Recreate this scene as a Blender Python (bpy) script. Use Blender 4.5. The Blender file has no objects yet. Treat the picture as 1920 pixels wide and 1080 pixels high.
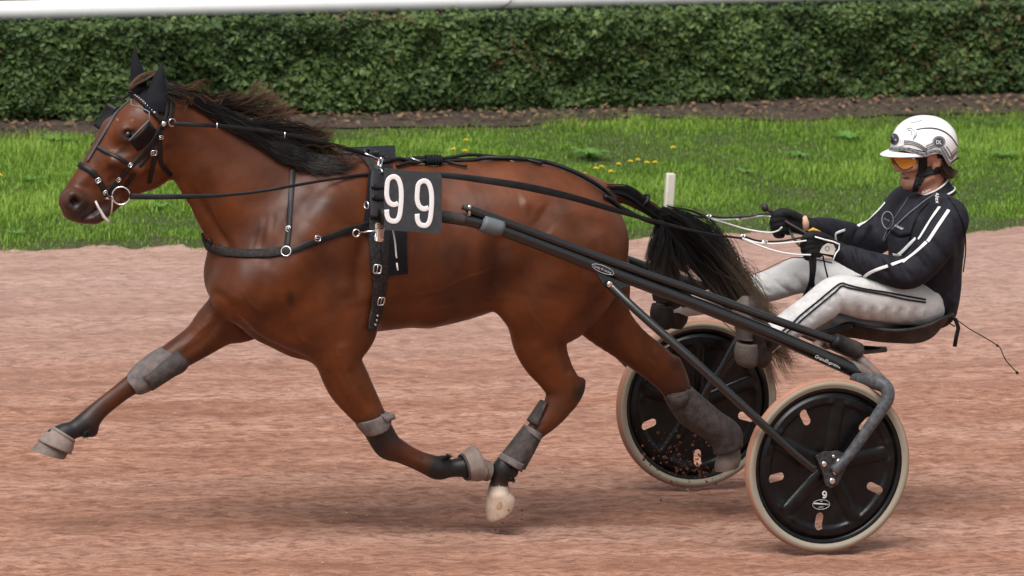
import bpy, math, random
import numpy as np
from mathutils import Vector, Matrix
from mathutils.bvhtree import BVHTree
from math import sin, cos, radians, pi

# ------------------------------------------------------------------ camera, world, sun, exposure
SC = bpy.context.scene
COL = SC.collection
YAW, PITCH, ROLL, DIST, FPX = 0.36912979, 0.16075317, 0.04333201, 38.3362462, 18372.841
AIM = Vector((0, 0, 0.94936))
CD = Vector((sin(YAW)*cos(PITCH), cos(YAW)*cos(PITCH), -sin(PITCH)))
_r = Vector((cos(YAW), -sin(YAW), 0)); _u = _r.cross(CD)
CR = _r*cos(ROLL) + _u*sin(ROLL)
CU = -_r*sin(ROLL) + _u*cos(ROLL)
CAMP = AIM - CD*DIST
cam = bpy.data.cameras.new("camera"); camo = bpy.data.objects.new("camera", cam); COL.objects.link(camo)
M = Matrix((CR, CU, -CD)).transposed().to_4x4(); M.translation = CAMP
camo.matrix_world = M
cam.sensor_width = 36; cam.lens = FPX/1920*36
cam.clip_start = 1; cam.clip_end = 3000
cam.dof.use_dof = True; cam.dof.focus_distance = DIST - 0.1; cam.dof.aperture_fstop = 9
SC.camera = camo

SUN_AZ, SUN_EL = radians(-140), radians(63)       # sun behind the photographer, high behind thin cloud
W = bpy.data.worlds.new("World"); SC.world = W; W.use_nodes = True
nt = W.node_tree; nt.nodes.clear()
sky = nt.nodes.new("ShaderNodeTexSky"); sky.sky_type = 'NISHITA'; sky.sun_disc = False
sky.sun_elevation = SUN_EL; sky.sun_rotation = radians(220); sky.air_density = 1; sky.dust_density = 4; sky.ozone_density = 1
hs = nt.nodes.new("ShaderNodeHueSaturation"); hs.inputs['Saturation'].default_value = 0.22; hs.inputs['Value'].default_value = 1.0
bg = nt.nodes.new("ShaderNodeBackground"); bg.inputs[1].default_value = 0.095
wo = nt.nodes.new("ShaderNodeOutputWorld")
nt.links.new(sky.outputs[0], hs.inputs['Color']); nt.links.new(hs.outputs[0], bg.inputs[0]); nt.links.new(bg.outputs[0], wo.inputs[0])
sl = bpy.data.lights.new("sun", 'SUN'); sl.energy = 1.9; sl.angle = radians(42); sl.color = (1, .965, .92)
so = bpy.data.objects.new("sun", sl); COL.objects.link(so)
sdir = Vector((sin(SUN_AZ)*cos(SUN_EL), cos(SUN_AZ)*cos(SUN_EL), sin(SUN_EL)))   # towards the sun
so.rotation_euler = sdir.to_track_quat('Z', 'Y').to_euler()
SC.view_settings.view_transform = 'Standard'; SC.view_settings.look = 'None'
SC.view_settings.exposure = 0.76; SC.view_settings.gamma = 1; SC.view_settings.use_curve_mapping = False
SC.render.engine = 'CYCLES'

# ------------------------------------------------------------------ helpers
RNG = np.random.default_rng(7); random.seed(7)
def ray(px, py): return CD + CR*((px-960)/FPX) + CU*((540-py)/FPX)
def at(px, py, Y=0.0):
    "the point of the sagittal plane y = Y seen at a place of the picture (measuring aid)"
    v = ray(px, py); return CAMP + v*((Y-CAMP.y)/v.y)
def ground(px, py, z=0.0):
    v = ray(px, py); return CAMP + v*((z-CAMP.z)/v.z)
def mpp(Y=0.0):
    return (at(960, 540, Y)-CAMP).dot(CD)/FPX
def proj(P):
    P = np.asarray(P, float); v = P - np.array(CAMP)
    z = v@np.array(CD); return 960+FPX*(v@np.array(CR))/z, 540-FPX*(v@np.array(CU))/z

def tag(o, label=None, cat=None, group=None, kind=None):
    if label: o['label'] = label
    if cat: o['category'] = cat
    if group: o['group'] = group
    if kind: o['kind'] = kind
    return o
def thing(name, label, cat, loc=(0, 0, 0), group=None):
    o = bpy.data.objects.new(name, None); COL.objects.link(o); o.location = loc
    o.empty_display_size = .1
    return tag(o, label, cat, group)
def link(name, me, mats, parent=None, smooth=True):
    o = bpy.data.objects.new(name, me); COL.objects.link(o)
    if mats is not None and len(me.materials) == 0:
        for m in (mats if isinstance(mats, (list, tuple)) else [mats]): me.materials.append(m)
    if smooth and len(me.polygons): me.polygons.foreach_set('use_smooth', np.ones(len(me.polygons), bool))
    if parent is not None:
        o.parent = parent
        if parent.parent is None: o.matrix_parent_inverse = Matrix.Translation(-parent.location)
    return o
def mesh(name, V, F, smooth=True):
    me = bpy.data.meshes.new(name)
    me.from_pydata([tuple(map(float, v)) for v in V], [], [tuple(int(i) for i in f) for f in F]); me.update()
    return me
def fast_mesh(name, V, faces):
    "V (n,3), faces (m,k) all of k corners"
    me = bpy.data.meshes.new(name); V = np.asarray(V, np.float32); faces = np.asarray(faces, np.int32)
    me.vertices.add(len(V)); me.vertices.foreach_set('co', V.ravel())
    k = faces.shape[1]; me.loops.add(faces.size); me.loops.foreach_set('vertex_index', faces.ravel())
    me.polygons.add(len(faces)); me.polygons.foreach_set('loop_start', np.arange(0, faces.size, k, dtype=np.int32))
    me.polygons.foreach_set('loop_total', np.full(len(faces), k, np.int32)); me.update(calc_edges=True); me.validate()
    return me
class MB:
    "collects shapes into one mesh"
    def __init__(s): s.V = []; s.F = []
    def add(s, V, F):
        n = len(s.V); s.V += [tuple(map(float, v)) for v in V]; s.F += [tuple(i+n for i in f) for f in F]; return s
    def box(s, c, sx, sy, sz, R=None, bev=0.0):
        h = np.array([sx, sy, sz])/2
        if bev <= 0:
            V = np.array([[i, j, k] for i in (-1, 1) for j in (-1, 1) for k in (-1, 1)])*h
            F = [(0, 1, 3, 2), (4, 6, 7, 5), (0, 4, 5, 1), (2, 3, 7, 6), (0, 2, 6, 4), (1, 5, 7, 3)]
        else:
            b = min(bev, h.min()*.9); V = []; idx = {}
            for i in (-1, 1):
                for j in (-1, 1):
                    for k in (-1, 1):
                        for a in range(3):
                            v = np.array([i, j, k])*(h-b); v[a] = (i, j, k)[a]*h[a]; idx[i, j, k, a] = len(V); V.append(v)
            F = []
            for a in range(3):
                o = [x for x in range(3) if x != a]
                for sg in (-1, 1):
                    f = []
                    for p, q in ((-1, -1), (1, -1), (1, 1), (-1, 1)):
                        t = [0, 0, 0]; t[a] = sg; t[o[0]] = p; t[o[1]] = q; f.append(idx[tuple(t)+(a,)])
                    if (sg > 0) != (a != 1): f = f[::-1]
                    F.append(tuple(f))
                for p in (-1, 1):
                    for q in (-1, 1):
                        f = []
                        for sg, ax in ((-1, 0), (-1, 1), (1, 1), (1, 0)):
                            t = [0, 0, 0]; t[a] = sg; t[o[0]] = p; t[o[1]] = q; f.append(idx[tuple(t)+(o[ax],)])
                        F.append(tuple(f))
            for i in (-1, 1):
                for j in (-1, 1):
                    for k in (-1, 1): F.append(tuple(idx[i, j, k, a] for a in range(3)))
        if R is not None: V = V@np.array(R.to_3x3()).T if not isinstance(V, list) else np.array(V)@np.array(R.to_3x3()).T
        return s.add(np.array(V)+np.array(c), F)
    def tube(s, pts, rad, n=10, cap=True, closed=False, flat=1.0, up=None):
        "round tube along points; rad number or list; flat squeezes along the second axis"
        P = np.array([list(p) for p in pts], float); m = len(P)
        R = np.full(m, rad, float) if np.isscalar(rad) else np.array(rad, float)
        T = np.roll(P, -1, 0)-np.roll(P, 1, 0) if closed else np.gradient(P, axis=0)
        T /= np.linalg.norm(T, axis=1)[:, None]+1e-12
        N = np.array(up if up is not None else ([0, 0, 1] if abs(T[0][2]) < .9 else [1, 0, 0]), float)
        V = []; 
        for i in range(m):
            N = N-T[i]*(N@T[i]); N /= np.linalg.norm(N)+1e-12; B = np.cross(T[i], N)
            for k in range(n):
                a = 2*pi*k/n; V.append(P[i]+R[i]*(cos(a)*N*flat+sin(a)*B))
        F = []
        for i in range(m if closed else m-1):
            j = (i+1) % m
            for k in range(n):
                l = (k+1) % n; F.append((i*n+k, i*n+l, j*n+l, j*n+k))
        if cap and not closed:
            F.append(tuple(range(n-1, -1, -1))); F.append(tuple((m-1)*n+k for k in range(n)))
        return s.add(V, F)
    def ribbon(s, pts, nrm, width, thick=.003, closed=False):
        "flat strap along pts with surface normals nrm"
        P = np.array([list(p) for p in pts], float); N = np.array([list(p) for p in nrm], float); m = len(P)
        Wd = np.full(m, width, float) if np.isscalar(width) else np.array(width, float)
        T = np.roll(P, -1, 0)-np.roll(P, 1, 0) if closed else np.gradient(P, axis=0)
        T /= np.linalg.norm(T, axis=1)[:, None]+1e-12
        B = np.cross(T, N); B /= np.linalg.norm(B, axis=1)[:, None]+1e-12; N = np.cross(B, T)
        V = []
        for i in range(m):
            w = Wd[i]/2; t = thick/2; e = .7
            for a, b in ((-1, -.4), (-1, .4), (-.8, 1), (.8, 1), (1, .4), (1, -.4), (.8, -1), (-.8, -1)):
                V.append(P[i]+B[i]*w*a+N[i]*t*b)
        F = []; n = 8
        for i in range(m if closed else m-1):
            j = (i+1) % m
            for k in range(n):
                l = (k+1) % n; F.append((i*n+k, j*n+k, j*n+l, i*n+l))
        if not closed:
            F.append(tuple(range(n))); F.append(tuple((m-1)*n+k for k in range(n-1, -1, -1)))
        return s.add(V, F)
    def lathe(s, prof, c, axis, n=32):
        "prof: list of (along axis, radius)"
        A = Vector(axis).normalized(); X = A.orthogonal().normalized(); Y = A.cross(X); c = Vector(c)
        V = []; m = len(prof)
        for (h, r) in prof:
            for k in range(n):
                a = 2*pi*k/n; V.append(c+A*h+X*(r*cos(a))+Y*(r*sin(a)))
        F = [(i*n+k, i*n+(k+1) % n, (i+1)*n+(k+1) % n, (i+1)*n+k) for i in range(m-1) for k in range(n)]
        if prof[0][1] > 1e-5: F.append(tuple(range(n-1, -1, -1)))
        if prof[-1][1] > 1e-5: F.append(tuple((m-1)*n+k for k in range(n)))
        return s.add(V, F)
    def ball(s, c, r, n=10, sc=(1, 1, 1)):
        V = []; F = []; m = n//2+1
        for i in range(m+1):
            t = pi*i/m
            for k in range(n): V.append((c[0]+r*sc[0]*sin(t)*cos(2*pi*k/n), c[1]+r*sc[1]*sin(t)*sin(2*pi*k/n), c[2]+r*sc[2]*cos(t)))
        for i in range(m):
            for k in range(n): F.append((i*n+k, (i+1)*n+k, (i+1)*n+(k+1) % n, i*n+(k+1) % n))
        return s.add(V, F)
    def prism(s, pts2, org, ex, ey, depth):
        "polygon pts2 (x,y) in frame ex,ey at org, extruded by depth along ex x ey both ways"
        org = Vector(org); ex = Vector(ex).normalized(); ey = Vector(ey).normalized(); n = ex.cross(ey); k = len(pts2)
        V = [org+ex*x+ey*y+n*(depth/2) for x, y in pts2]+[org+ex*x+ey*y-n*(depth/2) for x, y in pts2]
        F = [tuple(range(k)), tuple(range(2*k-1, k-1, -1))]+[(i, i+k, (i+1) % k+k, (i+1) % k) for i in range(k)]
        return s.add(V, F)
    def build(s, name, mats, parent=None, smooth=True):
        me = mesh(name, s.V, s.F)
        return link(name, me, mats, parent, smooth)
def weighted(o, ang=35):
    "sharp edges stay sharp under smooth shading"
    o.data.set_sharp_from_angle(angle=radians(ang)); return o
def crom(pts, n=8, closed=False):
    "Catmull-Rom through points of any dimension"
    P = np.array([list(p) for p in pts], float); m = len(P); out = []
    for i in range(m if closed else m-1):
        p0 = P[(i-1) % m] if (closed or i > 0) else 2*P[0]-P[1]
        p1 = P[i]; p2 = P[(i+1) % m]
        p3 = P[(i+2) % m] if (closed or i+2 < m) else 2*P[-1]-P[-2]
        for k in range(n):
            t = k/n; out.append(.5*((2*p1)+(p2-p0)*t+(2*p0-5*p1+4*p2-p3)*t*t+(3*p1-p0-3*p2+p3)*t**3))
    if not closed: out.append(P[-1])
    return np.array(out)
# value noise for geometry
def vnoise(P, seed=0):
    P = np.asarray(P, float); I = np.floor(P).astype(np.int64); f = P-I; f = f*f*(3-2*f)
    def h(ix, iy, iz):
        n = (ix*374761393+iy*668265263+iz*2147483647+seed*974711) & 0xffffffff
        n = ((n ^ (n >> 13))*1274126177) & 0xffffffff; n = n ^ (n >> 16); return (n & 0xffff)/65535.0
    r = 0
    for a in (0, 1):
        for b in (0, 1):
            for c in (0, 1):
                w = (f[:, 0] if a else 1-f[:, 0])*(f[:, 1] if b else 1-f[:, 1])*(f[:, 2] if c else 1-f[:, 2])
                r = r+w*h(I[:, 0]+a, I[:, 1]+b, I[:, 2]+c)
    return r
def fbm(P, o=4, seed=0):
    s = 0; a = .5; P = np.asarray(P, float)
    for i in range(o): s = s+a*vnoise(P*2**i, seed+i); a *= .5
    return s

# ---- implicit bodies: smooth unions of tapered limbs, meshed with surface nets
class SDF:
    def __init__(s, lo, hi, vox):
        s.lo = np.array(lo, float); s.vox = vox; s.n = np.ceil((np.array(hi, float)-s.lo)/vox).astype(int)+1
        s.G = np.full(s.n, 1.0, np.float32)
    def _box(s, lo, hi):
        a = np.clip(np.floor((np.array(lo)-s.lo)/s.vox).astype(int), 0, s.n); b = np.clip(np.ceil((np.array(hi)-s.lo)/s.vox).astype(int)+1, 0, s.n)
        if (b <= a).any(): return None, None
        ax = [(np.arange(a[i], b[i])*s.vox+s.lo[i]).astype(np.float32) for i in range(3)]
        return (slice(a[0], b[0]), slice(a[1], b[1]), slice(a[2], b[2])), np.meshgrid(*ax, indexing='ij', sparse=True)
    def _mix(s, sl, d, k, op):
        g = s.G[sl]
        if op == 'u':
            if k > 0: h = np.clip(.5+.5*(g-d)/k, 0, 1); s.G[sl] = g+(d-g)*h-k*h*(1-h)
            else: s.G[sl] = np.minimum(g, d)
        else:
            if k > 0: h = np.clip(.5-.5*(g+d)/k, 0, 1); s.G[sl] = g+(-d-g)*h+k*h*(1-h)
            else: s.G[sl] = np.maximum(g, -d)
    def cone(s, a, b, ra, rb, k=.03, sy=1.0, op='u', sya=None):
        a = np.array(a, float); b = np.array(b, float); m = max(ra, rb)*max(1, sy)+k+2*s.vox
        sl, (X, Y, Z) = s._box(np.minimum(a, b)-m, np.maximum(a, b)+m)
        if sl is None: return s
        yc0 = a[1]; d = b-a
        # squeeze across y about the limb's own axis
        L2 = d[0]**2+d[2]**2+d[1]**2+1e-12
        h = np.clip(((X-a[0])*d[0]+(Y-a[1])*d[1]+(Z-a[2])*d[2])/L2, 0, 1)
        qx = X-a[0]-h*d[0]; qy = (Y-a[1]-h*d[1])/sy; qz = Z-a[2]-h*d[2]
        D = np.sqrt(qx*qx+qy*qy+qz*qz)-(ra+(rb-ra)*h)
        if sy < 1: D = D*(sy+(1-sy)*.45)
        s._mix(sl, D.astype(np.float32), k, op); return s
    def ell(s, c, r, k=.03, op='u', R=None):
        c = np.array(c, float); r = np.array(r, float); m = r.max()+k+2*s.vox
        sl, g = s._box(c-m, c+m)
        if sl is None: return s
        X, Y, Z = g[0]-c[0], g[1]-c[1], g[2]-c[2]
        if R is not None:
            Q = np.array(R.to_3x3()).T
            X, Y, Z = (Q[0, 0]*X+Q[0, 1]*Y+Q[0, 2]*Z, Q[1, 0]*X+Q[1, 1]*Y+Q[1, 2]*Z, Q[2, 0]*X+Q[2, 1]*Y+Q[2, 2]*Z)
        k0 = np.sqrt((X/r[0])**2+(Y/r[1])**2+(Z/r[2])**2); k1 = np.sqrt((X/r[0]**2)**2+(Y/r[1]**2)**2+(Z/r[2]**2)**2)
        D = k0*(k0-1)/(k1+1e-9); s._mix(sl, D.astype(np.float32), k, op); return s
    def chain(s, pts, k=.03, sy=1.0, op='u', Y=0.0, sub=4, kin=.012):
        "pts: (px,py,rpx[,Y[,sy]]): a limb through places measured in the photograph, each in its own depth plane"
        L = []
        for p in pts:
            yy = p[3] if len(p) > 3 else Y; q = at(p[0], p[1], yy); L.append((q.x, q.y, q.z, p[2]*mpp(yy), p[4] if len(p) > 4 else sy))
        L = crom(L, sub) if sub > 1 else np.array(L); L[:, 3:] = np.maximum(L[:, 3:], 1e-4)
        mg = (L[:, 3]*np.maximum(1, L[:, 4])).max()+k+2*s.vox
        sl, g = s._box(L[:, :3].min(0)-mg, L[:, :3].max(0)+mg)
        if sl is None: return s
        gx, gy, gz = [q.ravel() for q in g]; D = np.full((len(gx), len(gy), len(gz)), 1.0, np.float32)
        for i in range(len(L)-1):
            p, q = L[i], L[i+1]; m = max(p[3], q[3])*max(1, p[4], q[4])+k+2*s.vox; lo = np.minimum(p[:3], q[:3])-m; hi = np.maximum(p[:3], q[:3])+m
            ss = tuple(slice(int(np.searchsorted(ax, lo[j])), int(np.searchsorted(ax, hi[j]))) for j, ax in enumerate((gx, gy, gz)))
            X, Yq, Z = gx[ss[0]][:, None, None], gy[ss[1]][None, :, None], gz[ss[2]][None, None, :]
            d = q[:3]-p[:3]; L2 = d@d+1e-12; h = np.clip(((X-p[0])*d[0]+(Yq-p[1])*d[1]+(Z-p[2])*d[2])/L2, 0, 1); sq = p[4]+(q[4]-p[4])*h
            dist = np.sqrt((X-p[0]-h*d[0])**2+((Yq-p[1]-h*d[1])/sq)**2+(Z-p[2]-h*d[2])**2)-(p[3]+(q[3]-p[3])*h)
            dist = dist*np.where(sq < 1, sq+(1-sq)*.45, 1); D[ss] = np.minimum(D[ss], dist)
        s._mix(sl, D, k, op); return s
    def blob(s, px, py, r, Y=0.0, sy=1.0, k=.03, op='u', asp=1.0, rot=0.0):
        "ellipsoid at a measured place: r in px across x, r*asp along z, turned by rot degrees in the sagittal plane"
        q = at(px, py, Y); m = mpp(Y); R = Matrix.Rotation(radians(rot), 3, 'Y')
        return s.ell(q, (r*m, r*m*sy, r*m*asp), k, op, R)
    def mesh(s, smooth=1, disp=None):
        G = s.G; n = np.array(G.shape); neg = G < 0
        cnt = np.zeros(n-1, np.int8)
        for i in (0, 1):
            for j in (0, 1):
                for k in (0, 1): cnt += neg[i:n[0]-1+i, j:n[1]-1+j, k:n[2]-1+k]
        act = (cnt > 0) & (cnt < 8); idx = np.full(n-1, -1, np.int64); C = np.argwhere(act); idx[act] = np.arange(len(C))
        acc = np.zeros((len(C), 3)); w = np.zeros(len(C))
        corners = [(i, j, k) for i in (0, 1) for j in (0, 1) for k in (0, 1)]
        val = {c: G[C[:, 0]+c[0], C[:, 1]+c[1], C[:, 2]+c[2]].astype(float) for c in corners}
        for c in corners:
            for a in range(3):
                if c[a] == 0:
                    e = list(c); e[a] = 1; e = tuple(e); A = val[c]; B = val[e]; m = (A < 0) != (B < 0)
                    t = np.where(m, A/np.where(A-B == 0, 1, A-B), 0); p = np.array(c, float)[None].repeat(len(C), 0); p[:, a] = t
                    acc += p*m[:, None]; w += m
        V = (C+acc/np.maximum(w, 1)[:, None])*s.vox+s.lo
        Q = []
        for a in range(3):
            b, c = (a+1) % 3, (a+2) % 3
            sl0 = [slice(1, n[i]-1) for i in range(3)]; sl1 = list(sl0)
            sl0[a] = slice(0, n[a]-1); sl1[a] = slice(1, n[a])
            A = neg[tuple(sl0)]; B = neg[tuple(sl1)]
            E = np.argwhere(A != B); off = np.ones(3, int); off[a] = 0; E = E+off
            fl = neg[E[:, 0], E[:, 1], E[:, 2]]
            def g(db, dc):
                I = E.copy(); I[:, b] -= db; I[:, c] -= dc; return idx[I[:, 0], I[:, 1], I[:, 2]]
            q = np.stack([g(1, 1), g(0, 1), g(0, 0), g(1, 0)], 1); q[~fl] = q[~fl][:, ::-1]; Q.append(q)
        Q = np.concatenate(Q); Q = Q[(Q >= 0).all(1)]
        for _ in range(smooth):
            acc = np.zeros_like(V); cn = np.zeros(len(V))
            for i in range(4):
                np.add.at(acc, Q[:, i], V[Q[:, (i+1) % 4]]); np.add.at(cn, Q[:, i], 1)
                np.add.at(acc, Q[:, i], V[Q[:, (i-1) % 4]]); np.add.at(cn, Q[:, i], 1)
            V = V*.5+.5*acc/np.maximum(cn, 1)[:, None]
        return V, Q
def set_col(me, name, C):
    C = np.asarray(C, np.float32)
    if C.ndim == 1: C = np.stack([C, C, C], 1)
    a = me.color_attributes.new(name, 'FLOAT_COLOR', 'POINT')
    a.data.foreach_set('color', np.concatenate([C, np.ones((len(C), 1), np.float32)], 1).astype(np.float32).ravel())
def bvh_of(V, Q): return BVHTree.FromPolygons([tuple(v) for v in V], [tuple(map(int, q)) for q in Q])
def hit(b, px, py):
    v = ray(px, py).normalized(); h = b.ray_cast(CAMP, v, 200); return (h[0], h[1]) if h[0] is not None else (None, None)

# ------------------------------------------------------------------ materials
def srgb(r, g, b):
    f = lambda c: (c/255/12.92 if c <= 10 else ((c/255+.055)/1.055)**2.4); return (f(r), f(g), f(b), 1)
class NT:
    def __init__(s, name):
        s.m = bpy.data.materials.new(name); s.m.use_nodes = True; s.t = s.m.node_tree; s.b = s.t.nodes['Principled BSDF']; s.o = s.t.nodes['Material Output']
        s._c = None
    def n(s, t, **kw):
        x = s.t.nodes.new(t)
        for k, v in kw.items(): setattr(x, k, v)
        return x
    def l(s, a, b): s.t.links.new(a, b); return s
    def coord(s, scale=(1, 1, 1)):
        g = s.n('ShaderNodeTexCoord'); mp = s.n('ShaderNodeMapping'); mp.inputs['Scale'].default_value = scale; s.l(g.outputs['Object'], mp.inputs[0]); return mp.outputs[0]
    def noise(s, sc, det=4, rough=.55, scale=(1, 1, 1), dist=0.0):
        x = s.n('ShaderNodeTexNoise'); x.inputs['Scale'].default_value = sc; x.inputs['Detail'].default_value = det; x.inputs['Roughness'].default_value = rough
        x.inputs['Distortion'].default_value = dist; s.l(s.coord(scale), x.inputs['Vector']); return x.outputs['Fac']
    def ramp(s, fac, stops):
        x = s.n('ShaderNodeValToRGB'); e = x.color_ramp.elements
        while len(e) < len(stops): e.new(.5)
        for i, (p, c) in enumerate(stops):
            e[i].position = p; e[i].color = c if hasattr(c, '__len__') else (c, c, c, 1)
        s.l(fac, x.inputs[0]); return x.outputs[0]
    def mix(s, fac, a, b, mode='MIX'):
        x = s.n('ShaderNodeMix', data_type='RGBA', blend_type=mode)
        for v, i in ((fac, 0), (a, 6), (b, 7)):
            if hasattr(v, 'links'): s.l(v, x.inputs[i])
            else: x.inputs[i].default_value = v
        return x.outputs[2]
    def attr(s, name): x = s.n('ShaderNodeAttribute', attribute_name=name); return x.outputs['Color']
    def bump(s, h, dist=.002, st=1.0):
        x = s.n('ShaderNodeBump'); x.inputs['Distance'].default_value = dist; x.inputs['Strength'].default_value = st; s.l(h, x.inputs['Height']); s.l(x.outputs[0], s.b.inputs['Normal']); return s
    def set(s, **kw):
        for k, v in kw.items():
            i = s.b.inputs[k.replace('_', ' ')]
            if hasattr(v, 'links'): s.l(v, i)
            else: i.default_value = v
        return s
def mat(name, col, rough=.5, var=.25, scale=30, bump=.0008, spec=.28, metal=0.0, dust=None, dscale=9, damt=.5):
    "plain material with a little variation, fine relief and optional dust"
    t = NT(name); c = col if len(col) == 4 else tuple(col)+(1,)
    lo = tuple(x*(1-var) for x in c[:3])+(1,); hi = tuple(min(1, x*(1+var)) for x in c[:3])+(1,)
    base = t.mix(t.noise(scale), lo, hi)
    if dust:
        f = t.ramp(t.noise(dscale, 5, .65), [(.5-.25*damt, 0.0), (.72, damt)]); base = t.mix(f, base, dust)
        t.set(Roughness=t.mix(f, (rough,)*3+(1,), (.9,)*3+(1,)))
    else: t.set(Roughness=t.ramp(t.noise(scale*.7), [(.3, max(0, rough-.08)), (.7, min(1, rough+.08))]))
    t.set(Base_Color=base, Metallic=metal)
    t.b.inputs['Specular IOR Level'].default_value = spec
    if bump > 0: t.bump(t.noise(scale*4, 3), bump)
    return t.m
CLAY = srgb(170, 125, 108)
MT = {}
MT['leather'] = mat('black_leather', srgb(15, 15, 17), .42, .35, 40, .0006, dust=srgb(80, 74, 70), damt=.14)
MT['rubber'] = mat('black_rubber', srgb(18, 19, 20), .5, .3, 25, .0005, dust=srgb(120, 105, 98), damt=.3)
MT['shaft'] = mat('black_painted_tube', srgb(16, 17, 19), .22, .15, 30, .0, dust=srgb(110, 106, 104), dscale=260, damt=.10, spec=.7)
MT['steel'] = mat('polished_steel', (.75, .75, .76), .22, .1, 30, 0, metal=1)
MT['greytape'] = mat('grey_tape', srgb(92, 98, 102), .55, .25, 20, .001)
MT['blackcloth'] = mat('black_cloth', srgb(20, 21, 26), .85, .35, 60, .0008, spec=.25)
MT['white'] = mat('white_paint', (.84, .84, .84, 1), .4, .03, 10, .0)
MT['whitetape'] = mat('white_stripe', (.72, .72, .72, 1), .6, .04, 30, .0)
MT['hood'] = mat('ear_hood_cloth', srgb(27, 28, 34), .9, .3, 80, .001, spec=.2)
MT['bootgrey'] = mat('grey_neoprene', srgb(88, 88, 90), .7, .35, 25, .001, dust=srgb(150, 122, 110), dscale=42, damt=.55)
MT['bootdark'] = mat('dark_neoprene', srgb(50, 49, 50), .65, .35, 25, .001, dust=srgb(112, 94, 86), dscale=36, damt=.5)
MT['bell'] = mat('dusty_rubber_boot', srgb(112, 106, 102), .75, .25, 30, .001, dust=srgb(158, 124, 108), dscale=40, damt=.6)
MT['hoof'] = mat('hoof_horn', srgb(100, 92, 86), .6, .3, 30, .0008, dust=srgb(140, 110, 96), dscale=30, damt=.4)
MT['palehoof'] = mat('pale_hoof_horn', srgb(178, 160, 142), .6, .2, 40, .0015, dust=srgb(150, 112, 92), dscale=30, damt=.55)
# ------------------------------------------------------------------ setting: track, verge, soil, hedge, rail
def structure(o): o['kind'] = 'structure'; return o
GE = 6.78
def hline(x): return 10.20+.103*(np.asarray(x, float)-1.34)       # foot of the hedge, not quite parallel to the track
# far ground reaching the horizon, in strips that butt on each other
tm_ = NT('red_clay_track')
s1 = tm_.noise(7, 6, .62, (.16, 1, 1)); s2 = tm_.noise(24, 4, .66, (.5, 1, 1)); s3 = tm_.noise(1.6, 4, .55, (.07, 1, 1)); s4 = tm_.noise(58, 3, .65, (.5, 1, 1))
yb = tm_.n('ShaderNodeTexCoord'); sp = tm_.n('ShaderNodeSeparateXYZ'); tm_.l(yb.outputs['Object'], sp.inputs[0])
mr = tm_.n('ShaderNodeMapRange'); tm_.l(sp.outputs['Y'], mr.inputs[0]); mr.inputs[1].default_value = 2.6; mr.inputs[2].default_value = 5.6; far_ = mr.outputs[0]
c = tm_.mix(tm_.ramp(s1, [(.3, 0.0), (.7, 1.0)]), (.215, .092, .056, 1), (.39, .208, .143, 1))
c = tm_.mix(tm_.ramp(s3, [(.42, 0.0), (.62, .5)]), c, (.42, .265, .205, 1))
c = tm_.mix(tm_.ramp(s2, [(.38, .8), (.52, 0.0)]), c, (.15, .064, .041, 1)); c = tm_.mix(tm_.ramp(s2, [(.60, 0.0), (.76, .5)]), c, (.54, .37, .30, 1))
c = tm_.mix(tm_.ramp(s4, [(.36, .7), (.5, 0.0)]), c, (.20, .10, .07, 1)); c = tm_.mix(tm_.ramp(s4, [(.58, 0.0), (.74, .4)]), c, (.56, .40, .33, 1))
s5 = tm_.noise(3.2, 5, .65, (.22, 1, 1)); c = tm_.mix(tm_.ramp(s5, [(.36, .4), (.52, 0.0)]), c, (.17, .078, .05, 1))
fg = tm_.n('ShaderNodeMath', operation='MULTIPLY'); tm_.l(far_, fg.inputs[0]); fg.inputs[1].default_value = .4
c = tm_.mix(fg.outputs[0], c, tm_.mix(s2, (.25, .175, .155, 1), (.47, .365, .33, 1)))
tm_.set(Base_Color=c, Roughness=.95); tm_.b.inputs['Specular IOR Level'].default_value = .15
tm_.bump(tm_.mix(.5, s2, s4), .014, 1.0)
xs = np.arange(-4.5, 6.6, .03); ys = np.arange(-2.6, GE+.62, .035); X, Y = np.meshgrid(xs, ys); P = np.stack([X.ravel(), Y.ravel(), 0*X.ravel()], 1)
Z = (fbm(P*np.array([5, 9, 1]), 4, 21)-.47)*.030+(fbm(P*np.array([16, 22, 1]), 3, 22)-.45)*.016
Z += -.012*np.exp(-((P[:, 1]-3.5-.06*np.sin(P[:, 0]*1.3))/.16)**2)+.012*np.exp(-((P[:, 1]-3.85)/.2)**2)
fadeE = np.clip(np.minimum.reduce([P[:, 0]+4.5, 6.57-P[:, 0], P[:, 1]+2.6])*2, 0, 1); P[:, 2] = Z*fadeE-.006
nx, ny = len(xs), len(ys); I = np.arange(nx*ny).reshape(ny, nx); F = np.stack([I[:-1, :-1], I[:-1, 1:], I[1:, 1:], I[1:, :-1]], -1).reshape(-1, 4)
structure(link('track', fast_mesh('track', P, F), tm_.m))
TP = P[:, 2].reshape(ny, nx)
def track_z(x, y):
    i = np.clip(((y+2.6)/.035).astype(int), 0, ny-1); j = np.clip(((x+4.5)/.03).astype(int), 0, nx-1); return TP[i, j]
bgp = MB().add([(-400, -60, -.04), (400, -60, -.04), (400, GE+.5, -.04), (-400, GE+.5, -.04)], [(0, 1, 2, 3)]); structure(bgp.build('track_beyond', tm_.m))
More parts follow.
